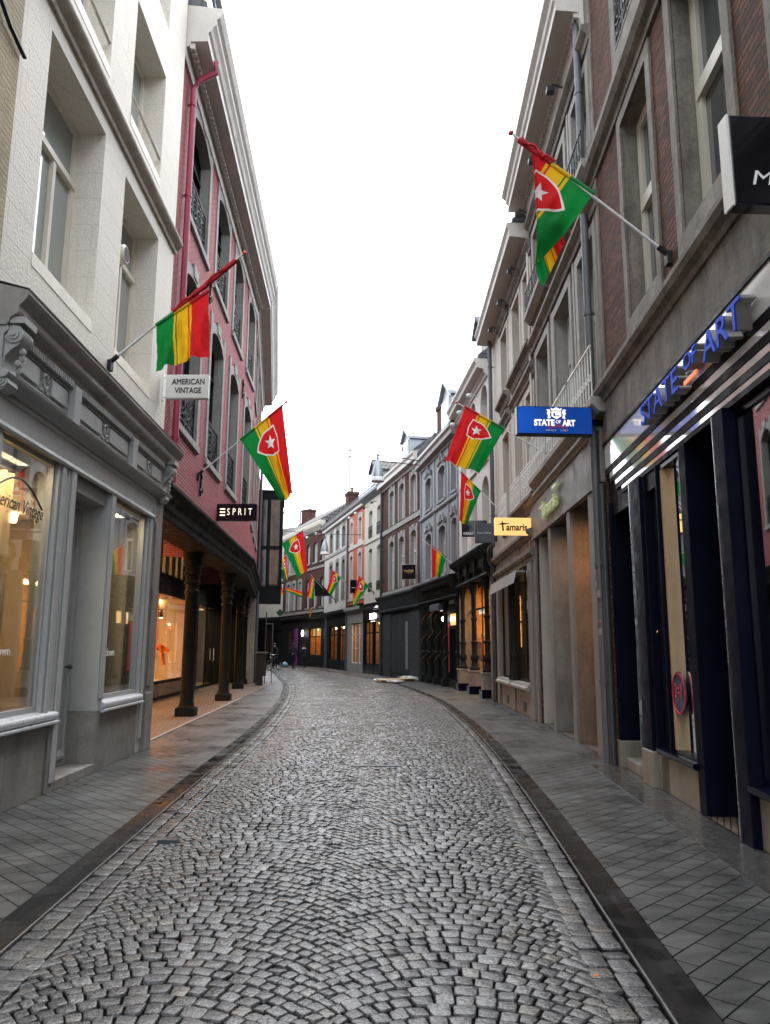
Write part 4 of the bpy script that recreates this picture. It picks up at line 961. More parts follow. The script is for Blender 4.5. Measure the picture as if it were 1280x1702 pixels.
wall(F, -.66, 6.0, 4.1, 11.3, 'beige', F.ops)
cornice(F, -.64, 6.0, [(0, 10.98), (.06, 10.98), (.08, 11.04), (.48, 11.08), (.48, 11.26), (.54, 11.34), (.54, 11.42), (0, 11.5)], 'offwhite')
roof(F, -.64, 6., 11.42, 'slate', .4)
for u in (.6, 2.4, 4.2):
    mb = F.mb(); mb.box(u - .06, u + .06, .22, .34, 10.78, 10.88); mb.tube([(u, .02, 10.8), (u, .25, 10.95), (u, .3, 10.86)], .02, 6); mb.build('floodlight', 'darkpipe', F.root, bevel=.01)
downpipe(F, 5.6, .12, 4.6, 11.2, .06, 'steel', straps=(5.5, 8, 10.2)); downpipe(F, -.55, .05, 4.9, 11., .03, 'frame', straps=())
mb = F.mb(); mb.tube([(5.9, .10, 0), (5.9, .10, 3.95), (5.9, .22, 4.25), (5.75, .22, 4.5), (5.6, .12, 4.62)], .075, 10); mb.build('downpipe', 'darkpipe', F.root, smooth=50)
mb = F.mb(); mb.prof(-.2, 6., [(-.02, 4.02), (.08, 4.02), (.12, 4.08), (.18, 4.12), (.18, 4.20), (.06, 4.24), (-.02, 4.24)]); mb.prof(-.2, 6., [(-.02, 3.62), (.08, 3.62), (.13, 3.68), (.13, 3.76), (-.02, 3.8)]); mb.box(-.2, 6., -.1, .04, 3.5, 4.05)
for u in (0, 1.5, 3., 4.5): mb.box(u, u + .14, .04, .07, 3.8, 4.02)
mb.build('shop_fascia', 'darkstone', F.root, bevel=.006)
mb = F.mb(); mb.box(.6, 5.0, .09, .30, 3.30, 3.36); 
for k in range(3): mb.quad((.6 + k * 1.48, .30, 3.36), (2.04 + k * 1.48, .30, 3.36), (2.04 + k * 1.48, .36, 3.06), (.6 + k * 1.48, .36, 3.06)); 
mb.build('awning', 'graystone', F.root, recalc=False)
boxes(F, 'shopfront_post', 'concrete', [(.05, .55, -.2, .06, 0, 3.5), (5.3, 5.75, -.2, .06, 0, 3.5), (2.78, 3.12, -.15, .05, 0, .62)], .012)
boxes(F, 'stall_riser', 'plinth', [(.55, 2.78, -.12, .0, 0, .60), (3.12, 5.3, -.12, .0, 0, .60)], .01)
boxes(F, 'cellar_grate', 'iron', [(1.4, 1.8, -.01, .008, .08, .3), (4.0, 4.4, -.01, .008, .08, .3)])
for a, b in ((.5, 2.86), (3.0, 5.34)): mb = F.mb(); mb.prof(a, b, [(-.12, .58), (.12, .58), (.17, .62), (.17, .67), (.12, .70), (.10, .76), (-.12, .76)]); mb.build('window_sill', 'graystone', F.root, smooth=40)
for u in (2.62, 3.12):
    mb = F.mb(); mb.lathe(u, .03, [(.10, .76), (.10, .84), (.07, .88), (.075, 1.2), (.055, 1.3), (.075, 1.34), (.075, 1.4), (.05, 1.44), (.045, 3.2), (.08, 3.3), (.10, 3.5)], 12); mb.build('iron_column', 'greeniron', F.root, smooth=40)
glazing(F, .55, 2.70, .76, 3.5, -.06, 'darkwood', .07, mulls=(1.6,)); glazing(F, 3.05, 5.3, .76, 3.5, -.06, 'darkwood', .07, mulls=(4.2,))
interior(F, .5, 5.3, .7, 3.5, -.2, -3.2, 'darkwall', 'floorwood', (1., .6, .28), 14)
mb = F.mb(); mb.tube([(4.4, -.42, 1.6), (4.4, -.42, 2.25)], .024, 8); mb.tube([(4.4, -.42, 2.32), (4.4, -.42, 3.0)], .024, 8); mb.tube([(5.0, -.5, 1.6), (5.0, -.5, 3.2)], .02, 8); mb.tube([(2.3, -.42, 1.8), (2.3, -.42, 3.2)], .015, 8); mb.build('light_tube', 'amberstrip', F.root)
mb = F.mb(); mb.box(.8, 1.15, -.11, -.10, 1.0, 1.55); mb.box(4.3, 4.6, -.11, -.10, 1.0, 1.5); mb.build('window_poster', 'redcloth', F.root)
BE = F

# ---- off-white house with arched recesses and an iron-columned shop
F = Fac('arched_house', (3.38, 24.3), (2.94, 30.2), 'R', 'off-white house with tall arched window recesses above a black iron-columned shopfront')
for c in (.75, 2.75, 4.75):
    window(F, c - .58, c + .58, 7.75, 10.35, rise=.5, dep=.30, fr='frame', pane='panelace', t=.08, trans=.6, sill=('offwhite', .12, .07)); window(F, c - .58, c + .58, 4.95, 7.2, rise=.5, dep=.30, fr='frame', pane='panelace', t=.08, trans=.6)
wall(F, 0, F.L, 4.5, 10.9, 'offwhite', F.ops)
cornice(F, .02, F.L, [(0, 10.45), (.05, 10.45), (.07, 10.52), (.14, 10.58), (.14, 10.68), (.36, 10.74), (.38, 10.86), (.46, 10.96), (.46, 11.06), (0, 11.12)], 'offwhite')
rf = roof(F, 0, F.L, 11.06, 'slate', .3)
dormer(F, rf, .9, 2.0, 11.1, 12.55, -.05, 2.5, 'offwhite', 'slate')
for u in (1.8, 3.8, 5.4): mb = F.mb(); mb.blob((u, .3, 10.34), .11, 8, 6, (1, 1, .8)); mb.tube([(u, .0, 10.3), (u, .2, 10.42), (u, .3, 10.4)], .018, 5); mb.build('floodlight', 'lampglass', F.root, smooth=40)
mb = F.mb(); mb.prof(-.02, F.L + .02, [(-.05, 4.12), (.10, 4.12), (.14, 4.2), (.14, 4.46), (.20, 4.52), (.36, 4.62), (.42, 4.72), (.42, 4.78), (-.05, 4.95)]); mb.prof(0, F.L, [(-.05, 3.82), (.16, 3.82), (.2, 3.88), (.14, 3.96), (-.05, 3.98)]); mb.box(0, F.L, -.1, .06, 3.9, 4.3)
for u in (.15, 1.7, 3.2, 4.7): mb.profz([(u, .06), (u + .12, .06), (u + .12, .24), (u, .24)], 3.98, 4.5)
mb.build('shop_cornice', 'greeniron', F.root, bevel=.006)
for u in (.72, 2.94, 5.2):
    mb = F.mb(); mb.lathe(u, .02, [(.17, .80), (.17, .88), (.12, .94), (.10, 1.1), (.135, 1.16), (.135, 1.28), (.09, 1.36), (.10, 1.7), (.12, 1.72), (.12, 1.78), (.085, 1.82), (.08, 2.5), (.11, 2.53), (.11, 2.60), (.078, 2.64), (.075, 3.4), (.10, 3.44), (.10, 3.5), (.13, 3.62), (.18, 3.82)], 14)
    c = mb.build('iron_column', 'greeniron', F.root, smooth=35); mb = F.mb(); mb.box(u - .19, u + .19, -.17, .21, .26, .78); mb.box(u - .22, u + .22, -.2, .24, .74, .80); mb.cur = 1; mb.box(u - .25, u + .25, -.23, .27, 0, .27); mb.build('plinth', ['plinth', 'navy'], c, bevel=.012)
mb = F.mb(); mb.box(0, F.L, -.52, -.40, 0, .32); mb.box(0, .2, -.5, .03, 0, 3.9); mb.box(F.L - .12, F.L, -.5, .03, 0, 3.9); mb.build('stall_riser', 'plinth', F.root, bevel=.01)
glazing(F, .2, 5.8, .32, 3.85, -.45, 'greeniron', .06, mulls=(1.9, 3.9), trans=3.0)
interior(F, .2, 5.8, .3, 3.84, -.56, -2.6, 'goldwall', 'floorwood', (1., .50, .17), 110)
mb = F.mb(); mb.box(3.25, 4.6, -.50, -.485, 2.80, 3.02); mb.build('window_banner', 'txtglow', F.root)  # banner given its own glow to look lit
mb = F.mb(); mb.box(4.2, 4.5, -.50, -.488, 1.15, 1.75); mb.build('window_poster', 'redcloth', F.root)
AR = F

# ---- blue grey stucco house with ornate window heads
F = Fac('ornate_grey_house', (2.94, 30.2), (1.75, 37.2), 'R', 'blue-grey stucco house with curled ornate window heads and cream sash windows')
def ornate_head(wo, a, b, z):
    mb = F.mb(); m = (a + b) / 2; pts = []
    for k in range(17):
        f = k / 16; x = a - .14 + (b - a + .28) * f; pts.append((x, .06, z + .10 + .30 * math.exp(-((f - .5) / .2) ** 2) + .07 * math.cos(f * 2 * math.pi * 2)))
    mb.tube(pts, .045, 6); mb.tube([(x, .04, q - .10) for x, _, q in pts], .03, 5)
    for s_ in (-1, 1):
        mb.ring(m + s_ * .20, .07, z + .18, .085, .03, 10, 5); mb.ring(m + s_ * (b - a) * .55, .06, z + .08, .07, .03, 10, 5)
    for q in range(7): mb.blob((m + random.uniform(-.14, .14), .08, z + .08 + q * .05), .06, 7, 5)
    mb.build('ornate_head', 'greystucco', wo, smooth=50)
for i, (a, b) in enumerate(((4.72, 5.88), (2.12, 3.3), (-.02 + .25, 1.05))):
    SU = ('greystucco', .14, .04, .0)
    w1 = window(F, a, b, 4.68, 6.78, rise=.16, dep=.2, fr='frame', pane='panelace', t=.10, trans=.66, sur=SU, mull=.5, sill=('greystucco', .12, .1)); ornate_head(w1, a, b, 6.86)
    w2 = window(F, a, b, 7.92, 9.42, rise=.16, dep=.2, fr='framewhite', pane='panelace', t=.09, mull=.5, sur=SU, sill=('greystucco', .12, .1)); ornate_head(w2, a, b, 9.5)
wall(F, 0, F.L, 4.4, 10.4, 'greystucco', F.ops)
mb = F.mb(); mb.prof(0, F.L, [(0, 7.55), (.05, 7.55), (.10, 7.62), (.10, 7.72), (0, 7.76)]); mb.prof(0, F.L, [(0, 4.40), (.10, 4.40), (.12, 4.48), (.12, 4.56), (0, 4.6)])
for u in (.05, 1.5, 4.0, 6.85): mb.box(u, u + .16, 0, .045, 4.6, 10.1)
mb.build('string_course', 'greystucco', F.root, bevel=.008)
cornice(F, 0, F.L, [(0, 10.02), (.06, 10.02), (.08, 10.1), (.30, 10.16), (.30, 10.34), (.38, 10.44), (.38, 10.54), (0, 10.6)], 'soffit')
mb = F.mb(); mb.prof(0, F.L, [(.20, 10.42), (.385, 10.45), (.39, 10.56), (.2, 10.58)]); mb.build('gutter_board', 'cornwhite', F.root)
rf = roof(F, 0, F.L, 10.56, 'slate', .3, rise=2.6)
dormer(F, rf, 1.3, 2.9, 10.6, 12.3, -.05, 3., 'zinc', 'zinc')
mb = F.mb(); iron_rail(mb, 3.1, 6.9, .2, 10.6, 11.05, 'scroll'); mb.build('roof_railing', 'iron', F.root)
chimney(F, 4.4, -1.6, 11., 13.3, .45, .35, 'brown2', 0)
# carved shop cornice with iron columns
mb = F.mb(); mb.prof(0, F.L, [(-.05, 3.55), (.12, 3.55), (.16, 3.62), (.12, 3.68), (.16, 3.72), (.40, 4.28), (.46, 4.34), (.46, 4.42), (-.05, 4.5)])
for k in range(16): u = .5 + k * .32; mb.tube([(u, .22, 3.8), (u + .14, .30, 3.95), (u + .02, .34, 4.1), (u + .18, .40, 4.22)], .035, 5)
mb.build('carved_fascia', 'darkwood', F.root, bevel=.004)
for u in (.35, 2.4, 3.9, 5.3, 6.5):
    mb = F.mb(); mb.lathe(u, -.02, [(.15, .30), (.15, .36), (.11, .42), (.115, 1.25), (.145, 1.28), (.145, 1.40), (.10, 1.44), (.095, 3.1), (.13, 3.14), (.13, 3.2), (.16, 3.5)], 12); c = mb.build('iron_column', 'greeniron', F.root, smooth=35)
    mb = F.mb(); mb.box(u - .18, u + .18, -.2, .16, 0, .30); mb.build('plinth', 'greeniron', c, bevel=.012)
    if u > .5:
        mb = F.mb(); pts = [(u + .15 * math.cos(k * .9), -.02 + .15 * math.sin(k * .9), .75 + k * .13) for k in range(20)]; mb.tube(pts, .014, 5); mb.build('twisted_garland', 'garland', c)
mb = F.mb(); mb.box(0, .06, -.85, .0, 0, 3.55); mb.box(F.L - .06, F.L, -.85, .0, 0, 3.55); mb.box(0, F.L, -.85, -.78, .0, 3.6); mb.box(0, F.L, -.9, .0, 3.5, 3.6); mb.box(0, F.L, -.84, -.06, 0, .22); mb.build('shop_wall', 'darkwood', F.root)
mb = F.mb(); a = 3.2; ring_band(mb, outline(a, a + 1.2, .22, 2.5), outline(a + .12, a + 1.08, .34, 2.38), -.78, -.70); mb.box(a + .57, a + .63, -.76, -.71, .3, 2.4); dd = mb.build('door', 'black', F.root)
mb = F.mb(); mb.box(a + .1, a + 1.1, -.775, -.76, .3, 2.4); mb.build('door_glass', 'panedark', dd)
mb = F.mb(); mb.box(a + .05, a + 1.15, -.77, -.74, 2.55, 3.05); mb.build('transom_light', 'amberface', F.root)
mb = F.mb(); mb.box(3.0, 4.7, -.3, .14, 3.16, 3.44); mb.build('door_canopy', 'signgrey', F.root, bevel=.02)
mb = F.mb(); mb.blob((4.95, -.60, 2.86), .12, 10, 8, (1, 1, 1.1)); mb.cur = 1; mb.tube([(4.95, -.78, 2.5), (4.95, -.62, 2.55), (4.95, -.60, 2.75)], .025, 6); mb.build('wall_lamp', ['whitelamp', 'iron'], F.root, smooth=50)
mb = F.mb(); mb.box(4.6, 4.85, -.77, -.75, .5, 2.6); mb.build('shop_poster', 'redcloth', F.root)
OG = F

# ---- brick house with pale stone surrounds
F = Fac('stone_trim_house', (1.75, 37.2), (-.15, 45.), 'R', 'dark red brick house with pale stone window surrounds and closed grey panel shopfront')
for a, b in ((5.22, 6.22), (3.05, 4.08), (.75, 1.78)):
    SU = ('graystone', .22, .03, 0, .08)
    window(F, a, b, 4.70, 7.42, rise=.18, dep=.16, fr='framewhite', pane='panelace', t=.09, trans=.62, mull=.5, sur=SU); window(F, a, b, 8.3, 10.3, rise=.18, dep=.16, fr='framewhite', pane='panelace', t=.09, mull=.5, sur=SU)
wall(F, 0, F.L, 4.4, 11.1, 'brown2', F.ops)
mb = F.mb(); mb.box(0, F.L, -.01, .05, 7.98, 8.24); mb.box(0, F.L, -.01, .06, 4.42, 4.66); mb.build('string_course', 'graystone', F.root, bevel=.01)
cornice(F, 0, F.L, [(0, 10.62), (.06, 10.62), (.10, 10.72), (.36, 10.78), (.36, 11.0), (.44, 11.1), (.44, 11.22), (0, 11.3)], 'cornwhite')
rf = roof(F, 0, F.L, 11.2, 'slate', .35, rise=2.8)
dormer(F, rf, 2.2, 3.5, 11.2, 12.5, -.05, 3., 'zinc', 'zinc'); chimney(F, 1.2, -1.8, 11.5, 14.1, .5, .4, 'brown2', 3); chimney(F, 7.2, -1.5, 11.5, 13.4, .4, .4, 'brown2', 0)
downpipe(F, F.L - .12, .10, 0, 11.1, .07, 'darkpipe', top=.2, straps=(4.4, 8.))
mb = F.mb(); mb.prof(0, F.L, [(-.05, 3.5), (.12, 3.5), (.16, 3.58), (.14, 3.66), (.34, 4.24), (.42, 4.30), (.42, 4.40), (-.05, 4.46)]); mb.build('carved_fascia', 'woodgrey', F.root, bevel=.004)
mb = F.mb(); mb.box(.2, 1.9, -.12, .02, 0, 3.55); mb.box(5.9, F.L, -.12, .02, 0, 3.55); mb.box(1.9, 5.9, -.12, -.04, 0, 3.55)
for a in (2.0, 3.3, 4.6): mb.box(a, a + 1.2, -.04, -.015, .25, 3.4); mb.box(a + .56, a + .64, -.015, .0, .25, 3.4)
mb.build('shutter_front', 'woodgrey', F.root, bevel=.01)
mb = F.mb(); mb.box(2.3, 2.8, .0, .012, .5, 2.9); mb.build('board_strip', 'concrete', F.root)
ST = F

# ---- the far row that closes the bend
def far(name, a, b, label, la='R'): 
    A = np.array((-.15, 45.)); B = np.array((-4.85, 62.)); t = (B - A) / np.linalg.norm(B - A); return Fac(name, tuple(A + t * a), tuple(A + t * b), 'R', label)
def far_shop(F, mat, bays, wallm, col, en, top=4.2, riser=.55, frm=None):
    mb = F.mb(); ops = [(a, b, riser, 3.15, 0, .1) for a, b in bays]
    us = [0] + [x for ab in bays for x in ab] + [F.L]
    for i in range(0, len(us), 2): mb.box(us[i], us[i + 1], -.12, .05, 0, 3.3)
    for a, b in bays: mb.box(a, b, -.1, .03, 0, riser)
    mb.box(0, F.L, -.12, .07, 3.15, 3.8); mb.prof(0, F.L, [(-.02, 3.8), (.1, 3.8), (.16, 3.9), (.30, 4.0), (.30, top), (-.02, top + .06)])
    mb.build('shopfront', mat, F.root, bevel=.01)
    for a, b in bays: glazing(F, a, b, riser, 3.15, -.02, frm or mat, .07, mulls=((a + b) / 2,) if b - a > 1.8 else (), trans=2.45)
    if wallm: interior(F, .1, F.L - .1, .1, 3.14, -.14, -2.2, wallm, 'floorwood', col, en)
F = far('white_balcony_house', 0, 4.35, 'white plastered house with iron window guards above a black shopfront with lit sign')
for a, b in ((2.35, 3.25), (.25, 1.25)):
    window(F, a, b, 4.95, 7.66, rise=.16, dep=.2, fr='framewhite', pane='panelace', t=.09, trans=.64, mull=.5, rail=('iron', .5, .02, 'scroll')); window(F, a, b, 8.3, 10.06, rise=.16, dep=.2, fr='framewhite', pane='panelace', t=.09, mull=.5, rail=('iron', .7, .02, 'scroll'))
wall(F, 0, F.L, 4.1, 10.8, 'cream', F.ops)
mb = F.mb(); mb.prof(0, F.L, [(0, 7.98), (.07, 8.02), (.07, 8.12), (0, 8.16)]); mb.build('string_course', 'cream', F.root)
cornice(F, 0, F.L, [(0, 10.7), (.1, 10.75), (.38, 10.95), (.42, 11.08), (.42, 11.16), (0, 11.2)], 'zinc'); rf = roof(F, 0, F.L, 11.14, 'slate', .4, rise=2.6)
dormer(F, rf, 2.2, 3.6, 11.2, 12.6, -.2, 3., 'zinc', 'tile')
for u in (1.3, 3.4): mb = F.mb(); mb.tube([(u, 0, 10.4), (u, .35, 10.3)], .02, 5); mb.box(u - .14, u + .14, .26, .4, 10.24, 10.32); mb.build('floodlight', 'iron', F.root)
far_shop(F, 'navy', [(.35, 1.75), (2.0, 3.95)], 'goldwall', (1., .62, .26), 13)
mb = F.mb(); mb.box(1.2, 2.4, .08, .12, 3.28, 3.58); mb.build('lit_sign', 'whitelamp', F.root); mb = F.mb(); mb.box(1.2, 2.2, .08, .1, 3.10, 3.15); mb.build('lit_sign', 'txtglow', F.root)
F = far('orange_house', 4.35, 9.03, 'narrow orange-red painted house with white window surrounds')
for a, b in ((3.25, 4.05), (.75, 1.6)):
    SU = ('cornwhite', .17, .03, .2, .1)
    window(F, a, b, 5.0, 7.76, rise=.16, dep=.16, fr='framewhite', pane='panelace', t=.08, trans=.62, mull=.5, sur=SU); window(F, a, b, 8.62, 10.12, rise=.16, dep=.16, fr='framewhite', pane='panelace', t=.08, mull=.5, sur=SU)
wall(F, 0, F.L, 4.4, 10.9, 'orange', F.ops)
mb = F.mb(); mb.box(0, F.L, -.01, .05, 8.16, 8.4); mb.box(0, F.L, -.01, .05, 4.66, 4.82); mb.build('string_course', 'cornwhite', F.root)
cornice(F, 0, F.L, [(0, 10.66), (.08, 10.7), (.34, 10.92), (.38, 11.04), (.38, 11.12), (0, 11.2)], 'graystone', dent=('framewhite', .08, .24, 10.66, 10.8, .22)); roof(F, 0, F.L, 11.12, 'slate', .4, rise=2.6)
downpipe(F, F.L - .1, .1, 0, 10.7, .07, 'steel', straps=(5, 8))
for u in (1.4, 3.3): mb = F.mb(); mb.blob((u, .28, 10.35), .11, 8, 6); mb.tube([(u, 0, 10.3), (u, .25, 10.4)], .02, 5); mb.build('floodlight', 'lampglass', F.root, smooth=40)
far_shop(F, 'graystone', [(.5, 1.3), (1.4, 3.3)], 'goldwall', (1., .60, .24), 22, frm='framewhite')
F = far('white_grey_trim_house', 9.03, 17.64, 'white house with grey stone window surrounds in threes and a toothed eaves cornice')
for a, b in ((5.3, 6.5), (3.0, 4.15), (.9, 2.0)):
    SU = ('graystone', .2, .025, .05, .06)
    window(F, a + .2, b, 4.95, 7.84, rise=.18, dep=.18, fr='panedark', pane='panedark', t=.06, sur=SU); window(F, a + .2, b, 8.8, 10.26, rise=.18, dep=.18, fr='panedark', pane='panedark', t=.06, sur=SU)
wall(F, 0, F.L, 4.1, 10.9, 'offwhite', F.ops)
mb = F.mb(); mb.box(0, F.L, -.01, .05, 8.44, 8.62); mb.build('string_course', 'graystone', F.root)
cornice(F, 0, F.L, [(0, 10.66), (.08, 10.7), (.34, 10.92), (.38, 11.04), (.38, 11.12), (0, 11.2)], 'graystone', dent=('framewhite', .08, .24, 10.66, 10.8, .22)); roof(F, 0, F.L, 11.12, 'slate', .4, rise=2.6)
chimney(F, 4.3, -1.2, 11.3, 13.3, .5, .4, 'brown2', 1); mb = F.mb(); mb.tube([(5.2, -1.2, 12.), (5.2, -1.2, 17.)], .10, 8); mb.build('flue_pipe', 'cornwhite', F.root)
far_shop(F, 'greeniron', [(.6, 2.6), (3.2, 6.0)], 'goldwall', (1., .48, .17), 24, riser=.6)
mb = F.mb(); mb.tube([(6.9, .1, 0), (6.9, .1, 4.)], .06, 8); mb.tube([(7.3, .1, 0), (7.3, .1, 4.)], .06, 8); mb.build('downpipe', 'steel', F.root)
F = Fac('far_brick_house', (-4.85, 62.), (-9.6, 73.), 'R', 'far red brick house with a cream eaves board, at the end of the bend')
for a, b in ((3.95, 4.85), (1.95, 3.0), (.2, 1.05)): window(F, a, b, 8.6, 10.3, rise=.16, dep=.15, fr='framewhite', pane='panepale', t=.08, mull=.5, sill=('graystone', .14, .08)); window(F, a, b, 4.85, 7.25, rise=.16, dep=.15, fr='framewhite', pane='panepale', t=.08, trans=.6, mull=.5, sill=('graystone', .14, .08))
for a, b in ((9.55, 10.6), (8.0, 8.8), (6.2, 6.95)): window(F, a, b, 4.8, 7.25, rise=.12, dep=.15, fr='framewhite', pane='panepale', t=.08, trans=.6, sur=('graystone', .28, .03, 0)); window(F, a, b, 8.2, 10.2, rise=.12, dep=.15, fr='framewhite', pane='panepale', t=.08, mull=.5, sur=('graystone', .28, .03, 0))
wall(F, 0, F.L, 4.3, 11.3, 'brown2', F.ops)
mb = F.mb(); mb.box(0, F.L, -.01, .05, 8.0, 8.2); mb.box(0, F.L, -.01, .07, 4.4, 4.62); mb.build('string_course', 'graystone', F.root)
cornice(F, 0, F.L, [(0, 11.1), (.12, 11.15), (.4, 11.5), (.44, 11.7), (.44, 11.85), (0, 11.95)], 'cream'); roof(F, 0, F.L, 11.8, 'tile', .4, rise=2.4)
for u in (1.5, 4.): mb = F.mb(); mb.blob((u, .28, 10.85), .13, 8, 6); mb.tube([(u, 0, 10.8), (u, .25, 10.9)], .02, 5); mb.build('floodlight', 'lampglass', F.root, smooth=40)
far_shop(F, 'darkwood', [(.5, 3.6), (5.6, 6.6), (7.4, 10.2)], None, None, 0, riser=.9)
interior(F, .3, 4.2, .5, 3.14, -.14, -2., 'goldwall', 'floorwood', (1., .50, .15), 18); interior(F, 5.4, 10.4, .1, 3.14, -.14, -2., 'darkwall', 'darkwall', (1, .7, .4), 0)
mb = F.mb(); mb.box(6.7, 7.25, .05, .2, 0, 3.2); mb.build('purple_pilaster', 'purple', F.root); mb = F.mb(); mb.blob((4.75, .25, 2.75), .12, 8, 6, (.8, .8, 2.2)); mb.build('wall_lamp', 'whitelamp', F.root, smooth=50)
mb = F.mb()
for i in range(7): mb.box(.6 + i * .42, .85 + i * .42, -.3, -.27, 2.5, 3.1)
mb.build('amber_transom_lights', 'amberface', F.root)
F = Fac('cream_house', (-9.6, 73.), (-13.5, 77.), 'R', 'cream plastered house at the end of the bend above a black shopfront')
wall(F, 0, F.L, 4.2, 9.6, 'cream', ()); mb = F.mb(); mb.box(0, F.L, -.1, .08, 0, 3.0); mb.prof(0, F.L, [(0, 3.), (.2, 3.1), (.6, 4.1), (.6, 4.3), (0, 4.4)]); mb.build('shopfront', 'greeniron', F.root)
mb = F.mb()
for u in (.5, 1.6, 2.7, 3.8): mb.box(u, u + .12, .08, .2, 0, 3.0); mb.box(u + .3, u + .9, .08, .09, .6, 2.7)
mb.build('shopfront_posts', 'black', F.root); roof(F, 0, F.L, 9.6, 'tile', .3, rise=2.)
mb = F.mb(); mb.box(2.2, 3.4, .02, .05, 6.5, 8.8); mb.build('shutter', 'framewhite', F.root)
# taller roofs showing behind the cream house
F = Fac('tiled_roof_house', (-9.5, 84.), (-19., 92.), 'R', 'far house showing only its grey tiled roof and red chimneys')
wall(F, -1, F.L, 0, 12.2, 'brown2', ()); mb = F.mb(); mb.prof(-1, F.L, [(.4, 12.2), (.4, 12.4), (-4, 15.6), (-8, 12.2)]); mb.build('roof', 'tile', F.root); chimney(F, 6.3, -2., 13, 17.3, .9, .6, 'brown2', 0); chimney(F, 2.6, -4., 13, 17.4, .7, .5, 'brown2', 0)
mb = F.mb(); mb.tube([(4., -4., 15.5), (4., -4., 17.4)], .08, 6); mb.lathe(4., -4., [(.5, 15.4), (.1, 16.), (.02, 16.2)], 8); mb.build('roof_finial', 'steel', F.root)
# ================================================================== HANGING SIGNS
X = V((1, 0, 0))
def sign_root(name, pos, label, rot=0., cat='sign', group=None):
    return empty(name, T(pos) @ Matrix.Rotation(rot, 4, 'Z'), label, cat, group)
def box_sign(name, pos, wdt, hgt, thk, face, rim, label, arm=None, side=1, yaw=0., mats=None):
    """projecting box sign: pos = centre, local x along the street crossing direction, faces towards -y and +y"""
    r = sign_root(name, pos, label, yaw)
    mb = MB(); mb.box(-wdt / 2, wdt / 2, -thk / 2, thk / 2, -hgt / 2, hgt / 2); b = mb.build('sign_box', rim, r, bevel=.008)
    mb = MB(); e = .012; mb.box(-wdt / 2 + e, wdt / 2 - e, -thk / 2 - .006, -thk / 2 + .002, -hgt / 2 + e, hgt / 2 - e); mb.build('sign_face', face, r)
    if arm:
        mb = MB(); mt, ln, zs, rr = arm
        for z in zs: mb.tube([(side * wdt / 2, 0, z), (side * (wdt / 2 + ln), 0, z)], rr, 8)
        if len(zs) > 1 or ln > .05: mb.box(side * (wdt / 2 + ln) - .015, side * (wdt / 2 + ln) + .015, -.05, .05, min(zs) - .06, max(zs) + .06)
        mb.build('bracket', mt, r, smooth=40)
    return r
def sx(r, x, y, z): return ROOTM[r.name] @ V((x, y, z))
def rdir(r): return ROOTM[r.name].to_3x3() @ X

r = box_sign('shop_sign', (-3.26, 12.15, 5.765), .70, .41, .09, 'signwhite', 'signwhite', 'white projecting sign with AMERICAN VINTAGE in thin black capitals on the white house corner', ('signwhite', .06, (-.17, .17), .014), -1, -.02)
text_obj('AMERICAN', .135, 'txtblack', r, sx(r, .02, -.054, .075), rdir(r), .002, width=.54, bevel=.0025); text_obj('VINTAGE', .135, 'txtblack', r, sx(r, .02, -.054, -.075), rdir(r), .002, width=.44, bevel=.0025)
r = box_sign('shop_sign', (-3.57, 18.32, 4.75), .98, .41, .14, 'signblack', 'signblack', 'black projecting sign with glowing ESPRIT letters on the pink house', None, -1, -.04)
text_obj('SPRIT', .235, 'txtglow', r, sx(r, .075, -.082, 0), rdir(r), .003, width=.60, space=1.7)
mb = MB()
for z in (-.075, 0, .075): mb.box(-.40, -.275, -.09, -.076, z - .016, z + .016)
mb.build('lettering', 'txtglow', r)
mb = MB()
for x in (.18, .42): mb.tube([(x, 0, -.2), (x + .05, .05, -.55), (x + .12, .1, -.9)], .025, 6)
r = box_sign('shop_sign', (2.455, 10.85, 4.815), 1.11, .42, .16, 'bluepanel', 'navy', 'blue lit projecting sign reading STATE OF ART MENSWEAR under a white crest', ('navy', .22, (0.,), .045), 1, .05)
text_obj('STATE', .125, 'txtglow', r, sx(r, -.16, -.092, -.045), rdir(r), .002, width=.30, bevel=.004); text_obj('ART', .125, 'txtglow', r, sx(r, .20, -.092, -.045), rdir(r), .002, width=.19, bevel=.004); text_obj('OF', .07, 'txtglow', r, sx(r, .045, -.092, -.027), rdir(r), .002, width=.075)
text_obj('MENSWEAR', .055, 'redknob', r, sx(r, .02, -.092, -.105), rdir(r), .002, width=.31); text_obj('SINCE   1987', .032, 'txtwhite', r, sx(r, .02, -.092, -.155), rdir(r), .002, width=.33); mb = MB(); mb.box(.0, .085, -.095, -.09, -.078, -.07); mb.build('underline', 'redknob', r)
mb = MB(); mb.profw([(-.05, .13), (.09, .13), (.09, .06), (.02, .015), (-.05, .06)], -.097, -.09)         # crest: shield, crown and two supporters
mb.profw([(-.05, .145), (-.06, .185), (-.03, .165), (.02, .195), (.07, .165), (.10, .185), (.09, .145)], -.097, -.09)
for s_ in (-1, 1):
    c = .02; mb.profw([(c + s_ * .085, .03), (c + s_ * .13, .025), (c + s_ * .12, .07), (c + s_ * .14, .10), (c + s_ * .125, .13), (c + s_ * .145, .155), (c + s_ * .10, .16), (c + s_ * .085, .12), (c + s_ * .10, .08)], -.097, -.09)
mb.build('crest', 'txtglow', r)
mb = MB(); mb.profw([(-.025, .11), (.0, .11), (.0, .07), (.065, .07), (.065, .055), (-.025, .055)], -.099, -.0965); mb.build('crest_monogram', 'bluepanel', r)
r = box_sign('shop_sign', (2.90, 17.26, 4.275), .83, .39, .13, 'amberface', 'amberface', 'amber glowing projecting sign with black Tamaris script beside the stone pillars', ('iron', .05, (-.15, .0, .15), .02), 1, .03)
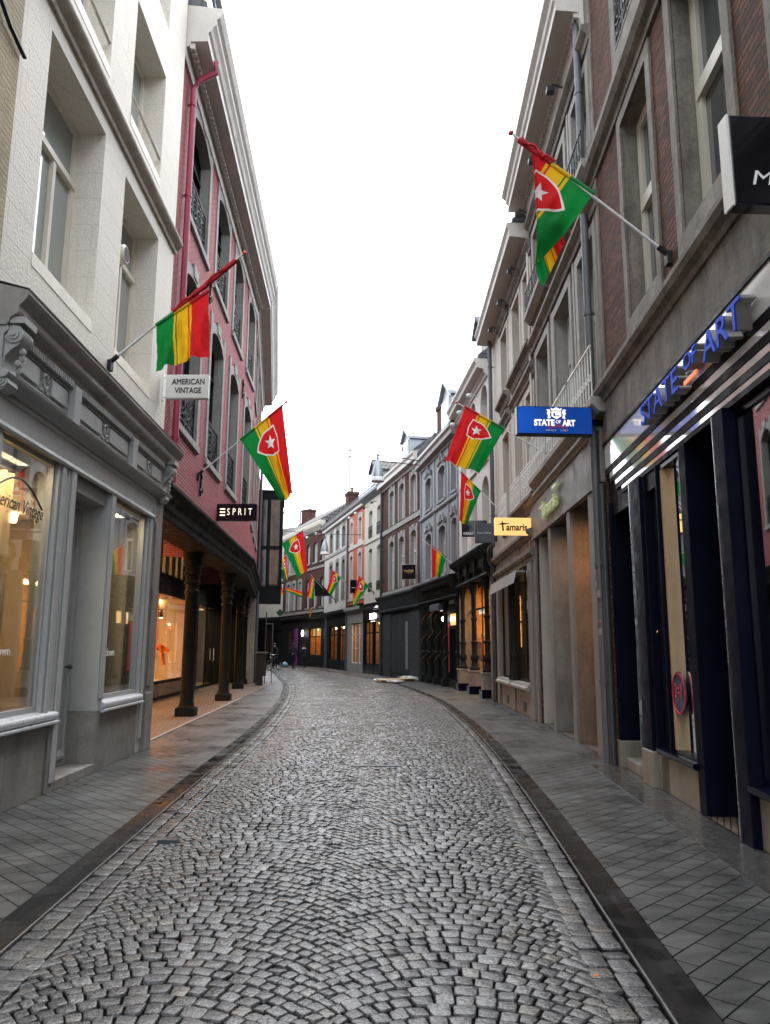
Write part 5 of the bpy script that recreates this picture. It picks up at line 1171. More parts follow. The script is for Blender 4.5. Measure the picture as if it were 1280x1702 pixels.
text_obj('amaris', .22, 'txtblack', r, sx(r, .07, -.078, -.03), rdir(r), .003, width=.48, shear=.1, bevel=.006); mb = MB(); mb.profw([(-.255, -.11), (-.215, -.11), (-.235, .09), (-.265, .12)], -.084, -.074); mb.profw([(-.37, .04), (-.24, .075), (-.06, .06), (-.24, .03)], -.085, -.073); mb.build('lettering', 'txtblack', r)
r = box_sign('shop_sign', (3.0, 22.97, 4.97), .58, .60, .12, 'signgrey', 'signgrey', 'slate grey square projecting sign with pale Marc O\'Polo lettering, in front of the black one', ('iron', .06, (-.2, .2), .02), 1)
text_obj("Marc O'Polo", .075, 'txtwhite', r, sx(r, .0, -.068, .0), rdir(r), .002, width=.44)
r = box_sign('shop_sign', (2.86, 24.34, 5.32), .80, .52, .12, 'signblack', 'signblack', 'black projecting sign with white GERRY WEBER capitals, half hidden by the grey square sign', ('iron', .08, (.1,), .02), 1, -.07)
text_obj('GERRY WEBER', .105, 'txtwhite', r, sx(r, .0, -.068, -.17), rdir(r), .002, width=.72, bevel=.003)
r = box_sign('shop_sign', (1.2, 37.88, 5.25), .71, .74, .10, 'signblack', 'signwhite', 'black square projecting sign with gold VanDijk lettering on the stone trimmed brick house', ('iron', .2, (-.2,), .02), 1, -.24)
text_obj('VanDijk', .17, 'txtgold', r, sx(r, .0, -.058, .04), rdir(r), .002, width=.5, bevel=.004); mb = MB(); mb.box(-.12, .12, -.06, -.055, -.07, -.055); mb.build('lettering', 'txtgold', r)
r = box_sign('shop_sign', (-2.04, 50.55, 5.5), .44, .87, .10, 'signblack', 'signblack', 'upright dark blank looking sign on the orange house, left of a banner', ('iron', .5, (-.42,), .02), 1, -.27)
text_obj('WONEN', .07, 'txtwhite', r, sx(r, 0, -.056, -.08), rdir(r), .001, width=.28)
r = box_sign('shop_sign', (2.80, 4.88, 4.88), .86, .68, .12, 'signblack', 'signblack', 'large black box sign with white handwritten Ma at the top right picture edge', ('iron', .1, (0.,), .04), 1, .05)
mb = MB(); mb.box(-.445, -.43, -.06, .06, -.345, .345); mb.build('pale_side', 'signwhite', r)
text_obj('Marc', .155, 'txtwhite', r, sx(r, -.11, -.072, -.15), rdir(r), .002, width=.40, shear=.18)
r = empty('shop_sign', T((-7.35, 54.6, 3.95)), 'small green diamond shaped sign on the cream house at the end of the bend', 'sign')
mb = MB(); mb.profw([(-.28, 0), (0, -.28), (.28, 0), (0, .28)], -.05, .05); mb.build('sign_board', 'greensign', r); mb = MB(); mb.tube([(.2, 0, 0), (1.1, .3, 0)], .02, 6); mb.build('bracket', 'iron', r)
r = box_sign('shop_sign', (-7.05, 52.5, 6.3), .42, 1.0, .1, 'greensign', 'greensign', 'dark green upright sign with a small white ring below the farthest left banners', ('iron', .4, (0.3,), .02), -1)
mb = MB(); mb.ring(.0, -.06, -.25, .09, .028, 14, 5); mb.build('ring_emblem', 'txtwhite', r)

# lettering fixed to the fascias
F = SA
r = empty('shop_lettering', T(F.P(4.4, .05, 4.17)), 'blue raised STATE OF ART letters with an orange dash standing on the white fascia', 'sign')
def raised(s, u, z, size, wdt):
    a = text_obj(s, size, 'retgrey', r, F.P(u, .10, z), F.right, .06, width=wdt, name='letter_returns'); b = text_obj(s, size, 'bluelet', r, F.P(u, .165, z), F.right, .006, width=wdt, name='lettering', bevel=.002)
zc = 4.14
raised('STATE', 5.28, zc, .35, 1.30); raised('ART', 3.52, zc, .35, .84); raised('OF', 4.28, zc + .06, .22, .36)
mb = F.mb(); mb.box(4.12, 4.46, .155, .172, zc - .135, zc - .095); o = mb.build('dash', 'orangelet'); o.data.transform(ROOTM[r.name].inverted() @ F.M); o.parent = r
F = HM
r = empty('shop_lettering', T(F.P(3.5, .05, 4.3)), 'pale lime Tamaris letters standing off the grey stone fascia', 'sign')
text_obj('amaris', .36, 'limelet', r, F.P(3.35, .115, 4.27), F.right, .03, width=1.25, shear=.1, bevel=.006); mb = F.mb(); mb.box(4.04, 4.11, .085, .145, 4.12, 4.48); mb.box(3.9, 4.38, .085, .145, 4.36, 4.41); mb.box(2.62, 3.0, .085, .145, 4.50, 4.56); o = mb.build('lettering', 'limelet'); o.data.transform(ROOTM[r.name].inverted() @ F.M); o.parent = r
F = WH
r = empty('window_lettering', T(F.P(5.5, -.03, 2.9)), 'dark American Vintage script arched across the shop window of the white house', 'lettering')
text_obj('American Vintage', .20, 'txtblack', r, F.P(5.52, -.022, 2.93), F.right, .002, width=1.22, shear=.3)
mb = F.mb(); mb.tube([(4.98 + 1.12 * k / 12, -.022, 2.98 + .22 * math.sin(math.pi * k / 12)) for k in range(13)], .011, 5, False); o = mb.build('arched_line', 'txtblack'); o.data.transform(ROOTM[r.name].inverted() @ F.M); o.parent = r
r = empty('window_lettering', T(F.P(5.4, -.03, 1.5)), 'white letters own low on the larger shop window of the white house', 'lettering'); text_obj('own', .13, 'txtwhite', r, F.P(5.52, -.022, 1.50), F.right, .001, width=.26)
r = empty('window_lettering', T(F.P(8.5, -.03, 1.6)), 'three short white lines ending in arkdown on the white house right window', 'lettering')
for s_, z, u, w_ in (('es', 1.86, 8.30, .16), ('t', 1.65, 8.22, .05), ('arkdown', 1.47, 8.50, .56)): text_obj(s_, .15, 'txtwhite', r, F.P(u, -.022, z), F.right, .001, width=w_)
F = SA
r = empty('round_window_sticker', T(F.P(5.72, -.01, 1.1)), 'round blue sticker with red 2=1 on the glossy black shopfront window', 'sticker')
mb = F.mb(); mb.lathe(5.72, 0, [(.225, -.018), (.225, -.011)], 28, 'y'); o = mb.build('sticker_disc', 'stickerblue'); o.data.transform(ROOTM[r.name].inverted() @ F.M @ T((0, 0, 1.10))); o.parent = r
mb = F.mb(); mb.ring(5.72, -.006, 1.10, .205, .007, 28, 4); o = mb.build('sticker_rim', 'redcloth'); o.data.transform(ROOTM[r.name].inverted() @ F.M); o.parent = r
text_obj('2=1', .2, 'redknob', r, F.P(5.72, -.003, 1.12), F.right, .002, width=.22)
F = AR
r = empty('window_lettering', T(F.P(3.95, -.48, 2.92)), 'dark capitals on the white banner inside the orange lit shop window', 'lettering'); text_obj('GERRY WEBER', .13, 'txtblack', r, F.P(3.95, -.478, 2.92), F.right, .001, width=.85)

# ================================================================== BANNERS
def banner(label, B, tip, hl, hh, fl, fh, n, amp=.05, freq=1.6, ph=0., mat='flag', fold=None, wrap=None, sock='iron', group='red, yellow and green banners along the street', res=44, gath=0.):
    B, tip, hl, hh, fl, fh = map(V, (B, tip, hl, hh, fl, fh)); n = V(n).normalized()
    r = empty('banner', T(B), label, 'flag', group); L = lambda p: tuple(V(p) - B)
    d = (tip - B).normalized()
    mb = MB(); mb.tube([L(B), L(tip)], .017, 8, True, .013); mb.build('pole', 'polewhite', r, smooth=50)
    mb = MB(); mb.blob(L(tip + d * .02), .034, 8, 6, (1, 1, .8)); mb.build('pole_knob', 'redknob', r, smooth=60)
    mb = MB(); mb.tube([L(B - d * .06), L(B + d * .16)], .032, 8); mb.box(-.05, .05, -.05, .05, -.10, .04); mb.build('pole_socket', sock, r, smooth=40)
    NA, NB = res, res; vs = []; uv = []
    for i in range(NA + 1):
        a = i / NA; h = hl.lerp(hh, a); f = fl.lerp(fh, a)
        for j in range(NB + 1):
            b = j / NB; p = h.lerp(f, b)
            if fold: p = fold(h, a, b)
            env = min(1, b * 2.2) * (.35 + .65 * b)
            dd = amp * env * (math.sin(2 * math.pi * (freq * a + .28 * b + ph)) + .45 * math.sin(2 * math.pi * (freq * 2.3 * a - .5 * b + ph * 2))) + amp * .16 * min(1, b * 4) * (math.sin(2 * math.pi * (5.2 * a + 1.4 * b + ph * 3)) + .7 * math.sin(2 * math.pi * (2.1 * a - 4.3 * b + ph)))
            p = p + n * dd + V((0, 0, -gath * env * math.sin(math.pi * a) * .5))
            vs.append(L(p)); uv.append((b, a))
    fs = [(i * (NB + 1) + j, (i + 1) * (NB + 1) + j, (i + 1) * (NB + 1) + j + 1, i * (NB + 1) + j + 1) for i in range(NA) for j in range(NB)]
    me = D.meshes.new('cloth'); me.from_pydata(vs, [], fs); ul = me.uv_layers.new(name='UVMap')
    li = np.zeros(len(me.loops), np.int32); me.loops.foreach_get('vertex_index', li); ul.data.foreach_set('uv', np.array(uv, np.float32)[li].ravel())
    me.materials.append(M[mat]); me.polygons.foreach_set('use_smooth', [True] * len(me.polygons)); me.update()
    o = D.objects.new('cloth', me); COL.objects.link(o); o.parent = r
    mb = MB(); e = (hh - hl) ; mb.tube([L(hl - d * .01), L(hl + e * .33)], .025, 8); mb.cur = 1; mb.tube([L(hl + e * .33), L(hl + e * .64)], .025, 8); mb.cur = 2; mb.tube([L(hl + e * .64), L(hh + d * .01)], .025, 8)
    mb.build('cloth_sleeve', ['flaggreen', 'flagyellow', 'flagred'], r, smooth=50)
    if wrap:
        w0, w1 = V(wrap[0]), V(wrap[1]); mb = MB(); pts = [L(w0.lerp(w1, k / 14) + n * .006 * math.sin(k * 1.9) + V((0, 0, .008 * math.cos(k * 2.3)))) for k in range(15)]; mb.tube(pts, .036, 8)
        mb.tube([tuple(V(p) + V((.02 * math.cos(k * .9), -.03, .025 * math.sin(k * .9)))) for k, p in enumerate(pts)], .02, 6)
        mb.build('wrapped_cloth', 'redwrap', r, smooth=60)
    return r
M['flaggreen'] = surf('green_banner_cloth', (.006, .20, .04), .75, var=.1, bump=.2); M['flagyellow'] = surf('yellow_banner_cloth', (.72, .42, .015), .75, var=.1, bump=.2); M['flagred'] = surf('red_banner_cloth', (.56, .015, .02), .75, var=.1, bump=.2)
T_L1 = (-.02, 1, 0); T_R = (.05, 1, 0)
banner('banner half wrapped round its pole on the white house, no star visible', (-3.67, 9.7, 5.24), (-1.95, 9.73, 6.83), (-3.07, 9.71, 5.79), (-2.40, 9.72, 6.28), (-3.04, 9.71, 5.12), (-2.36, 9.72, 5.36), T_L1, .075, 1.9, .1, 'flagplain', wrap=((-2.86, 9.71, 5.97), (-2.06, 9.725, 6.72)), gath=-.08)
banner('banner with a white star hanging from the near part of the pink house front', (-3.94, 15.77, 5.09), (-2.14, 15.85, 6.72), (-3.07, 15.81, 5.88), (-2.21, 15.84, 6.65), (-2.16, 15.85, 4.54), (-1.94, 15.85, 4.72), (-.04, 1, 0), .11, 1.25, .35, gath=.0)
banner('starred banner on a long pole from the black glazed bay', (-5.5, 36.2, 6.0), (-3.87, 36.4, 7.11), (-4.9, 36.3, 6.4), (-3.92, 36.4, 7.05), (-4.12, 36.35, 4.80), (-3.66, 36.4, 5.15), (-.1, 1, 0), .07, 1.2, .1)
_h0 = V((2.24, 7.63, 6.42)); 
def fold4(h, a, b):
    q = h + V((-.60, .0, -.80)) * (b * 1.32); lim = 1.60 + .02 * b
    if q.x < lim: k = lim - q.x; q = V((lim + k * .42, q.y + .05 + .10 * min(1, k * 2), q.z))
    q.x += .02 * math.sin(b * 5); return q
banner('banner folded over itself on the nearest brick house, star half gathered', (3.02, 7.59, 5.67), (1.39, 7.68, 7.17), (2.24, 7.63, 6.42), (1.53, 7.67, 7.02), (1.6, 7.67, 5.5), (1.59, 7.67, 5.88), T_R, .06, 1.6, .2, fold=fold4, wrap=((1.82, 7.65, 6.79), (1.47, 7.675, 7.09)), res=64)
banner('banner spread wide with its whole star shield, below the blue lit sign', (3.3, 15.01, 5.37), (1.46, 15.06, 6.47), (2.4, 15.03, 5.92), (1.62, 15.05, 6.39), (1.88, 15.05, 5.00), (1.20, 15.06, 5.25), (.03, 1, 0), .085, 1.35, .3, gath=-.03)
banner('narrow gathered banner on the beige house, touching the black sign below', (3.37, 21.05, 5.15), (1.9, 21.05, 6.63), (2.66, 21.05, 5.86), (2.13, 21.05, 6.40), (2.27, 21.05, 4.90), (2.06, 21.05, 5.02), (0, 1, 0), .09, 1.5, .15)
banner('small gathered banner low on the corner of the black iron-columned shop', (2.99, 29.51, 4.45), (1.42, 29.39, 5.69), (2.37, 29.46, 4.98), (1.80, 29.42, 5.42), (2.12, 29.44, 4.22), (1.83, 29.42, 4.22), (-.07, 1, 0), .08, 1.4, .6, 'flagplain')
banner('starred banner in front of the orange and white houses, nearer of the two', (-.63, 46.74, 4.84), (-1.65, 46.45, 5.92), (-.97, 46.64, 5.22), (-1.56, 46.48, 5.84), (-1.86, 46.4, 3.86), (-1.86, 46.42, 4.56), (-.27, 1, 0), .08, 1.3, .2)
banner('starred banner in front of the white house with grey window surrounds', (-2.68, 54.15, 6.03), (-3.7, 53.86, 6.93), (-3.04, 54.05, 6.4), (-3.66, 53.88, 6.9), (-3.75, 53.85, 5.1), (-4.03, 53.78, 5.5), (-.27, 1, 0), .08, 1.2, .5)
banner('banner hanging just left of the black canvas awning', (-4.2, 53.2, 5.5), (-4.95, 52., 6.35), (-4.72, 52.3, 6.05), (-4.95, 52.05, 6.25), (-4.78, 52.2, 4.72), (-5.25, 52., 4.95), (-.1, 1, 0), .06, 1.2, .1)
banner('banner blown out almost flat above the brick house shopfront', (-7.5, 58.6, 6.1), (-7.45, 57.9, 5.98), (-7.46, 58.3, 5.75), (-7.42, 58., 5.98), (-6.2, 58., 5.22), (-6.2, 58., 5.68), (0, 1, 0), .08, 1.2, .4, 'flagplain')
banner('banner half hidden behind the black glazed bay, upper one of two', (-8.1, 55., 7.3), (-7.05, 55., 8.1), (-7.5, 55., 7.70), (-7.1, 55., 8.0), (-7.02, 55., 6.2), (-6.90, 55., 6.45), (0, 1, 0), .06, 1.2, .3)
banner('sliver of a banner half hidden behind the black glazed bay, lower one of two', (-7.6, 50., 5.2), (-6.7, 50., 5.75), (-7.0, 50., 5.50), (-6.72, 50., 5.68), (-6.75, 50., 4.9), (-6.52, 50., 4.95), (0, 1, 0), .05, 1.2, .2, 'flagplain')
banner('tightly furled yellow and orange banner hanging over the gold lit shop window', (-5.0, 56.6, 4.5), (-5.2, 55.2, 4.34), (-5.3, 55., 4.22), (-5.12, 55.1, 4.3), (-5.34, 55., 3.62), (-5.24, 55., 3.66), (0, 1, 0), .05, 1.3, .3, 'flagplain')
r = empty('shop_awning', T((-4.5, 54., 5.2)), 'black canvas awning with sloping side between two banners', 'awning')
mb = MB(); mb.add([(-.42, 0, 1.2), (-.38, 0, -.05), (.62, 0, .02), (.62, 0, .14), (-.38, 1.6, 1.2), (-.34, 1.6, -.05), (.66, 1.6, .02), (.66, 1.6, .14)], [(0, 1, 2, 3), (4, 7, 6, 5), (0, 3, 7, 4), (1, 5, 6, 2), (0, 4, 5, 1), (3, 2, 6, 7)]); mb.build('canvas', 'black', r); mb = MB(); mb.box(-.38, .7, -.03, .03, -.10, -.05); mb.tube([(.62, 0, .05), (1.0, .2, -.3), (1.1, .4, -.6)], .03, 6); mb.build('awning_frame', 'iron', r)

# ================================================================== STREET LAMPS ON WIRES
def wire(name, a, b, sag, label, group=None):
    a, b = V(a), V(b); mb = MB(); mb.tube([tuple(a.lerp(b, k / 16) - V((0, 0, sag * 4 * (k / 16) * (1 - k / 16))) - a) for k in range(17)], .024, 5)
    o = mb.build(name, 'darkpipe'); o.location = a; return tag(o, label, 'wire', group)
def lamp(pos, label):
    r = empty('hanging_street_lamp', T(pos), label, 'street lamp', 'bell shaped lamps hung over the street'); mb = MB()
    mb.lathe(0, 0, [(.05, .10), (.07, .02), (.09, -.08), (.16, -.28), (.225, -.52), (.262, -.72), (.272, -.84)], 20); mb.build('lamp_shade', 'zinc', r, smooth=50)
    mb = MB(); mb.lathe(0, 0, [(.272, -.835), (.29, -.90), (.30, -1.02), (.28, -1.04), (.20, -1.0), (.05, -.97)], 20); mb.build('lamp_rim', 'lampglass', r, smooth=40)
    mb = MB(); mb.box(-.03, .03, -.14, .14, .06, .22); mb.tube([(-.10, 0, .16), (.10, 0, .16)], .03, 6); mb.build('wire_clamp', 'darkpipe', r); return r
lamp((-.34, 34., 9.98), 'bell shaped grey lamp hung on two wires in front of the brick and white roofs')
lamp((-4.08, 52., 8.80), 'smaller looking bell shaped lamp hung in front of the white and brick far houses')
wire('overhead_wire', (-5.5, 33.6, 10.95), (1.85, 36.0, 10.38), .02, 'upper thin wire crossing the sky to the nearer hanging lamp'); wire('overhead_wire', (-5.5, 33.6, 10.55), (1.85, 36.1, 10.20), .05, 'lower thin wire crossing the sky to the nearer hanging lamp')
wire('overhead_wire', (-8.4, 50., 9.3), (-1.5, 50.6, 8.95), .12, 'thin wire carrying the farther lamp in front of the orange house')

# ================================================================== PEOPLE
def skin(name, joints, edges, mats, pick, parent=None, loc=(0, 0, 0), rot=0., sub=2):
    me = D.meshes.new(name); ks = list(joints); me.from_pydata([joints[k][0] for k in ks], [(ks.index(a), ks.index(b)) for a, b in edges], []); o = D.objects.new(name, me); COL.objects.link(o)
    m = o.modifiers.new('skin', 'SKIN'); m.use_smooth_shade = True; sv = me.skin_vertices[0].data
    for i, k in enumerate(ks):
        q = joints[k][1]; sv[i].radius = q if isinstance(q, tuple) else (q, q); sv[i].use_root = (i == 0)
    s_ = o.modifiers.new('sub', 'SUBSURF'); s_.levels = sub; s_.render_levels = sub
    dg = bpy.context.evaluated_depsgraph_get(); nm = D.meshes.new_from_object(o.evaluated_get(dg)); D.objects.remove(o); D.meshes.remove(me)
    nm.name = name; nm.materials.clear()
    for q in mats: nm.materials.append(M[q])
    for p in nm.polygons: p.material_index = pick(p.center); p.use_smooth = True
    ob = D.objects.new(name, nm); COL.objects.link(ob); ob.location = loc; ob.rotation_euler = (0, 0, rot)
    if parent: ob.parent = parent
    return ob
EDG = [('pel', 'wst'), ('wst', 'cst'), ('cst', 'nek'), ('nek', 'hd0'), ('hd0', 'hd1')] + [(a + s, b + s) for s in 'LR' for a, b in (('sh', 'el'), ('el', 'wr'), ('wr', 'ha'), ('hp', 'kn'), ('kn', 'an'), ('an', 'to'))] + [('cst', 'shL'), ('cst', 'shR'), ('pel', 'hpL'), ('pel', 'hpR')]
def figure(name, loc, rot, j, mats, hair='hair', pick=None, coat=True):
    base = {'pel': ((0, 0, .95), (.15, .11)), 'wst': ((0, 0, 1.12), (.14, .10)), 'cst': ((0, 0, 1.36), (.17, .115)), 'nek': ((0, 0, 1.50), .055), 'hd0': ((0, .02, 1.585), (.075, .085)), 'hd1': ((0, .01, 1.69), (.072, .085))}
    for s, k in (('L', -1), ('R', 1)):
        base.update({'sh' + s: ((k * .19, 0, 1.42), .065), 'el' + s: ((k * .25, -.03, 1.16), .05), 'wr' + s: ((k * .25, .05, .93), .038), 'ha' + s: ((k * .245, .09, .82), (.032, .045)),
                     'hp' + s: ((k * .09, 0, .88), .095), 'kn' + s: ((k * .10, .01, .50), .068), 'an' + s: ((k * .10, -.02, .09), .045), 'to' + s: ((k * .115, .13, .04), .04)})
    base.update(j); hd = base['hd1'][0]; hz = base['hd0'][0]
    pick = pick or (lambda c: 2 if (V(c) - V(hz)).length < .13 or (V(c) - V(hd)).length < .13 else (1 if c.z < .84 else 0))
    o = skin(name, base, EDG, mats, pick, loc=loc, rot=rot)
    if hair:
        mb = MB(); h = V(hd); mb.blob((h.x, h.y - .012, h.z + .02), .105, 12, 8, (.88, 1., .92), .03); mb.build('hair', hair, o, smooth=60)
    mb = MB(); h = V(hd); f = h + V((0, .08, -.06))
    mb.blob((f.x, f.y + .012, f.z + .0), .016, 6, 5, (.8, 1.1, 1.4)); 
    for k in (-1, 1): mb.blob((f.x + k * .03, f.y - .005, f.z + .035), .010, 6, 5); mb.blob((h.x + k * .083, h.y, h.z - .05), .022, 6, 5, (.5, .8, 1.2))
    mb.blob((f.x, f.y + .002, f.z - .04), .02, 6, 4, (1.2, .5, .35)); mb.build('face', 'skin', o, smooth=60)
    return o
p = figure('person', (-6.80, 58.7, .01), R(-12), {'knL': ((-.10, .08, .50), .068), 'anL': ((-.10, .10, .09), .045), 'toL': ((-.115, .25, .04), .04), 'anR': ((.10, -.16, .10), .045), 'toR': ((.115, -.02, .04), .04)}, ['darkcloth', 'darkcloth', 'hair']); p.scale = (1.03,) * 3
tag(p, 'person in an all dark coat seen from behind, left one of the two pedestrians', 'person', 'pedestrians far down the street')
mb = MB(); mb.blob((0, -.145, 1.06), .035, 6, 5); mb.build('bag_badge', 'signwhite', p)
p = figure('person', (-6.05, 59.0, .01), R(8), {'anL': ((-.10, -.14, .10), .045), 'toL': ((-.115, 0, .04), .04), 'knR': ((.10, .08, .50), .068), 'anR': ((.10, .10, .09), .045), 'toR': ((.115, .25, .04), .04)}, ['navycloth', 'darkcloth', 'hair'])
tag(p, 'person with a pale scarf collar and short dark jacket, right one of the two pedestrians', 'person', 'pedestrians far down the street')
mb = MB(); mb.lathe(0, 0, [(.11, 1.44), (.15, 1.47), (.12, 1.53), (.08, 1.54)], 12); mb.build('scarf', 'creamcloth', p, smooth=50)
# cyclist
BX, BY, BR = -7.55, 54.0, R(150)
bk = empty('bicycle', T((BX, BY, 0)) @ Matrix.Rotation(BR, 4, 'Z'), 'black bicycle ridden towards the camera at the far left bend', 'bicycle')
for y, nm in ((.54, 'wheel'), (-.54, 'wheel')):
    mb = MB(); mb.tube([(0, y + .325 * math.cos(2 * math.pi * k / 24), .345 + .325 * math.sin(2 * math.pi * k / 24)) for k in range(25)], .02, 6, False); wv = mb.build('wheel', 'rubber', bk, smooth=50); mb = MB()
    for k in range(12): mb.tube([(0, y, .345), (0, y + .31 * math.cos(2 * math.pi * k / 12), .345 + .31 * math.sin(2 * math.pi * k / 12))], .003, 4)
    mb.build('spokes', 'chrome', wv)
mb = MB(); bb, hd_, st, rr_ = (0, -.05, .30), (0, .36, .88), (0, -.20, .84), (0, -.54, .345)
for a, b in ((bb, hd_), (bb, st), (bb, rr_), (st, rr_), ((0, .35, .92), (0, .54, .345)), ((0, -.19, .78), (0, .35, .80))): mb.tube([a, b], .018, 6)
mb.build('frame', 'iron', bk); mb = MB(); mb.tube([(-.28, .22, 1.06), (-.1, .34, 1.06), (.1, .34, 1.06), (.28, .22, 1.06)], .014, 6); mb.tube([(0, .36, .88), (0, .34, 1.06)], .014, 6); mb.build('handlebar', 'chrome', bk); mb = MB(); mb.blob((0, -.22, .90), .11, 8, 6, (.8, 1.2, .4)); mb.build('saddle', 'rubber', bk, smooth=50)
mb = MB(); mb.blob((0, .45, .86), .045, 8, 6); mb.build('headlight', 'lampglass', bk, smooth=50)
p = figure('person', (BX, BY, 0), BR, {'pel': ((0, -.22, 1.02), (.15, .12)), 'wst': ((0, -.16, 1.18), (.14, .10)), 'cst': ((0, -.06, 1.40), (.17, .12)), 'nek': ((0, .0, 1.54), .055), 'hd0': ((0, .04, 1.62), (.075, .085)), 'hd1': ((0, .04, 1.73), (.072, .085)),
    'shL': ((-.19, -.03, 1.45), .065), 'shR': ((.19, -.03, 1.45), .065), 'elL': ((-.27, .06, 1.22), .05), 'elR': ((.27, .06, 1.22), .05), 'wrL': ((-.27, .20, 1.10), .038), 'wrR': ((.27, .20, 1.10), .038), 'haL': ((-.27, .25, 1.07), .038), 'haR': ((.27, .25, 1.07), .038),
    'hpL': ((-.09, -.18, .96), .095), 'hpR': ((.09, -.18, .96), .095), 'knL': ((-.12, .16, .74), .07), 'knR': ((.12, .12, .58), .07), 'anL': ((-.12, .08, .36), .045), 'anR': ((.12, -.05, .18), .045), 'toL': ((-.12, .20, .32), .04), 'toR': ((.12, .08, .14), .04)}, ['darkcloth', 'darkcloth', 'skin'],
    pick=lambda c: 2 if c.z > 1.58 else 0); tag(p, 'dark clothed cyclist riding towards the camera at the far left bend', 'person')

# ================================================================== STREET OBJECTS
r = empty('litter_bin', T((-5.16, 32.5, 0)), 'black litter bin with a flat lid standing on the left pavement by the last column', 'bin')
mb = MB(); mb.box(-.14, .14, -.12, .12, 0, 1.28); mb.box(.06, .26, -.16, .16, .38, 1.30); mb.build('bin_body', 'iron', r, bevel=.015); mb = MB(); mb.box(-.19, .30, -.19, .19, 1.30, 1.36); mb.build('lid', 'steel', r, bevel=.01); mb = MB(); mb.box(.261, .265, -.1, .1, 1.02, 1.18); mb.build('bin_opening', 'black', r)
r = empty('sign_post', T((-5.15, 34.2, 0)), 'slim dark double post behind the litter bin', 'post'); mb = MB(); mb.tube([(-.05, 0, 0), (-.05, 0, 3.1)], .025, 8); mb.build('post', 'darkpipe', r); mb = MB(); mb.tube([(.25, 0, 0), (.25, 0, 2.6)], .02, 8); mb.box(-.05, .25, -.02, .02, 2.55, 2.6); mb.build('crossbar', 'steel', r); mb = MB(); mb.box(-.03, .23, -.03, .03, 1.4, 2.3); mb.build('sign_plate', 'black', r)
r = empty('refuse_bag', T((-7.75, 61.2, 0)), 'pale blue plastic refuse bag on the pavement under the purple pilaster', 'bag'); mb = MB(); mb.blob((0, 0, .20), .24, 12, 9, (1, .9, .9), .16); mb.blob((.02, 0, .42), .06, 7, 5, (1, 1, 1.4)); mb.build('bag', 'bluebag', r, smooth=60)
for i, (x, y, sx_, sy_, rot, lab) in enumerate(((.25, 35.9, .55, .32, .2, 'flattened cardboard sheet lying on the right pavement, nearer of two'), (.75, 37.4, .75, .35, .5, 'wooden board lying on the right pavement against the plastic bags'))):
    r = empty('board', T((x, y, 0)) @ Matrix.Rotation(rot, 4, 'Z'), lab, 'board'); mb = MB()
    mb.box(-sx_, sx_, -sy_, sy_, .10, .13)
    for q in (-.9, 0, .9): mb.box(q * sx_ - .05, q * sx_ + .05, -sy_, sy_, .015, .10)
    mb.build('board_top', 'cardboard', r, bevel=.006)
for x, y, s_, lab in ((-.12, 36.3, .3, 'crumpled white plastic at the road end of the cardboard'), (.45, 35.2, .28, 'small crumpled white plastic in front of the boards'), (1.15, 38.6, .42, 'large white plastic bag against the iron-columned shop'), (1.45, 37.9, .34, 'white plastic bag nearest the shop columns')):
    mb = MB(); mb.blob((0, 0, .05), s_, 16, 9, (1.25, .9, .30), .24); mb.blob((s_ * .7, .1, .03), s_ * .6, 12, 7, (1.2, .9, .34), .28); o = mb.build('plastic_bag', 'plasticwhite'); o.location = (x, y, .03); tag(o, lab, 'plastic bag', 'plastic bags and boards on the pavement')
for x, y, lab in ((-.10, 10.6, 'thin iron cover slot set in the middle of the setts'), (-1.72, 6.6, 'small square iron valve cover in the setts by the left kerb'), (.1, 27.5, 'far thin iron slot across the setts')):
    mb = MB(); w_ = .30 if 'slot' in lab else .06; mb.box(-w_, w_, -.05, .05, -.02, .022); mb.box(-w_ - .03, w_ + .03, -.07, -.055, -.02, .024); o = mb.build('iron_cover', 'darkpipe'); o.location = (x, y, .002); tag(o, lab, 'cover')
mb = MB(); mb.tube([(0, 0, 0), (.028, .010, .002)], .004, 6); o = mb.build('cigarette_end', 'orangecloth'); o.location = (1.0, 3.98, .022); tag(o, 'tiny orange cigarette end on the setts near the right kerb', 'litter')

# ================================================================== THINGS IN THE SHOP WINDOWS
def rack(F, u, w, z, n, cols, lab, ln=1.2):
    r = empty('clothes_rack', T(F.P(u, w, z)) @ Matrix.Rotation(math.atan2(F.t.y, F.t.x), 4, 'Z'), lab, 'clothes rack'); mb = MB()
    for x in (-ln / 2, ln / 2): mb.tube([(x, 0, 0), (x, 0, 1.5)], .015, 6); mb.box(x - .02, x + .02, -.22, .22, 0, .03)
    mb.tube([(-ln / 2, 0, 1.5), (ln / 2, 0, 1.5)], .015, 6); mb.build('rail', 'iron', r)
    for i in range(n):
        x = -ln / 2 + .06 + (ln - .12) * i / (n - 1); mb = MB(); h = random.uniform(.6, .95); t = random.uniform(-.05, .05)
        mb.add([(x - .02, -.06, 1.46), (x + .02, -.06, 1.46), (x + .02, .06, 1.46), (x - .02, .06, 1.46), (x - .03 + t, -.2, 1.36), (x + .03 + t, -.2, 1.36), (x + .03 + t, .2, 1.36), (x - .03 + t, .2, 1.36), (x - .025, -.24, 1.4 - h), (x + .035, -.24, 1.4 - h), (x + .035, .24, 1.4 - h), (x - .025, .24, 1.4 - h)],
               [(0, 1, 2, 3), (0, 4, 5, 1), (1, 5, 6, 2), (2, 6, 7, 3), (3, 7, 4, 0), (4, 8, 9, 5), (5, 9, 10, 6), (6, 10, 11, 7), (7, 11, 8, 4), (8, 11, 10, 9)]); mb.build('garment', random.choice(cols), r)
    return r
rack(WH, 5.25, -1.25, .15, 9, ['creamcloth', 'creamcloth', 'browncloth'], 'clothes rack of cream garments behind the large window of the white house', 1.3)
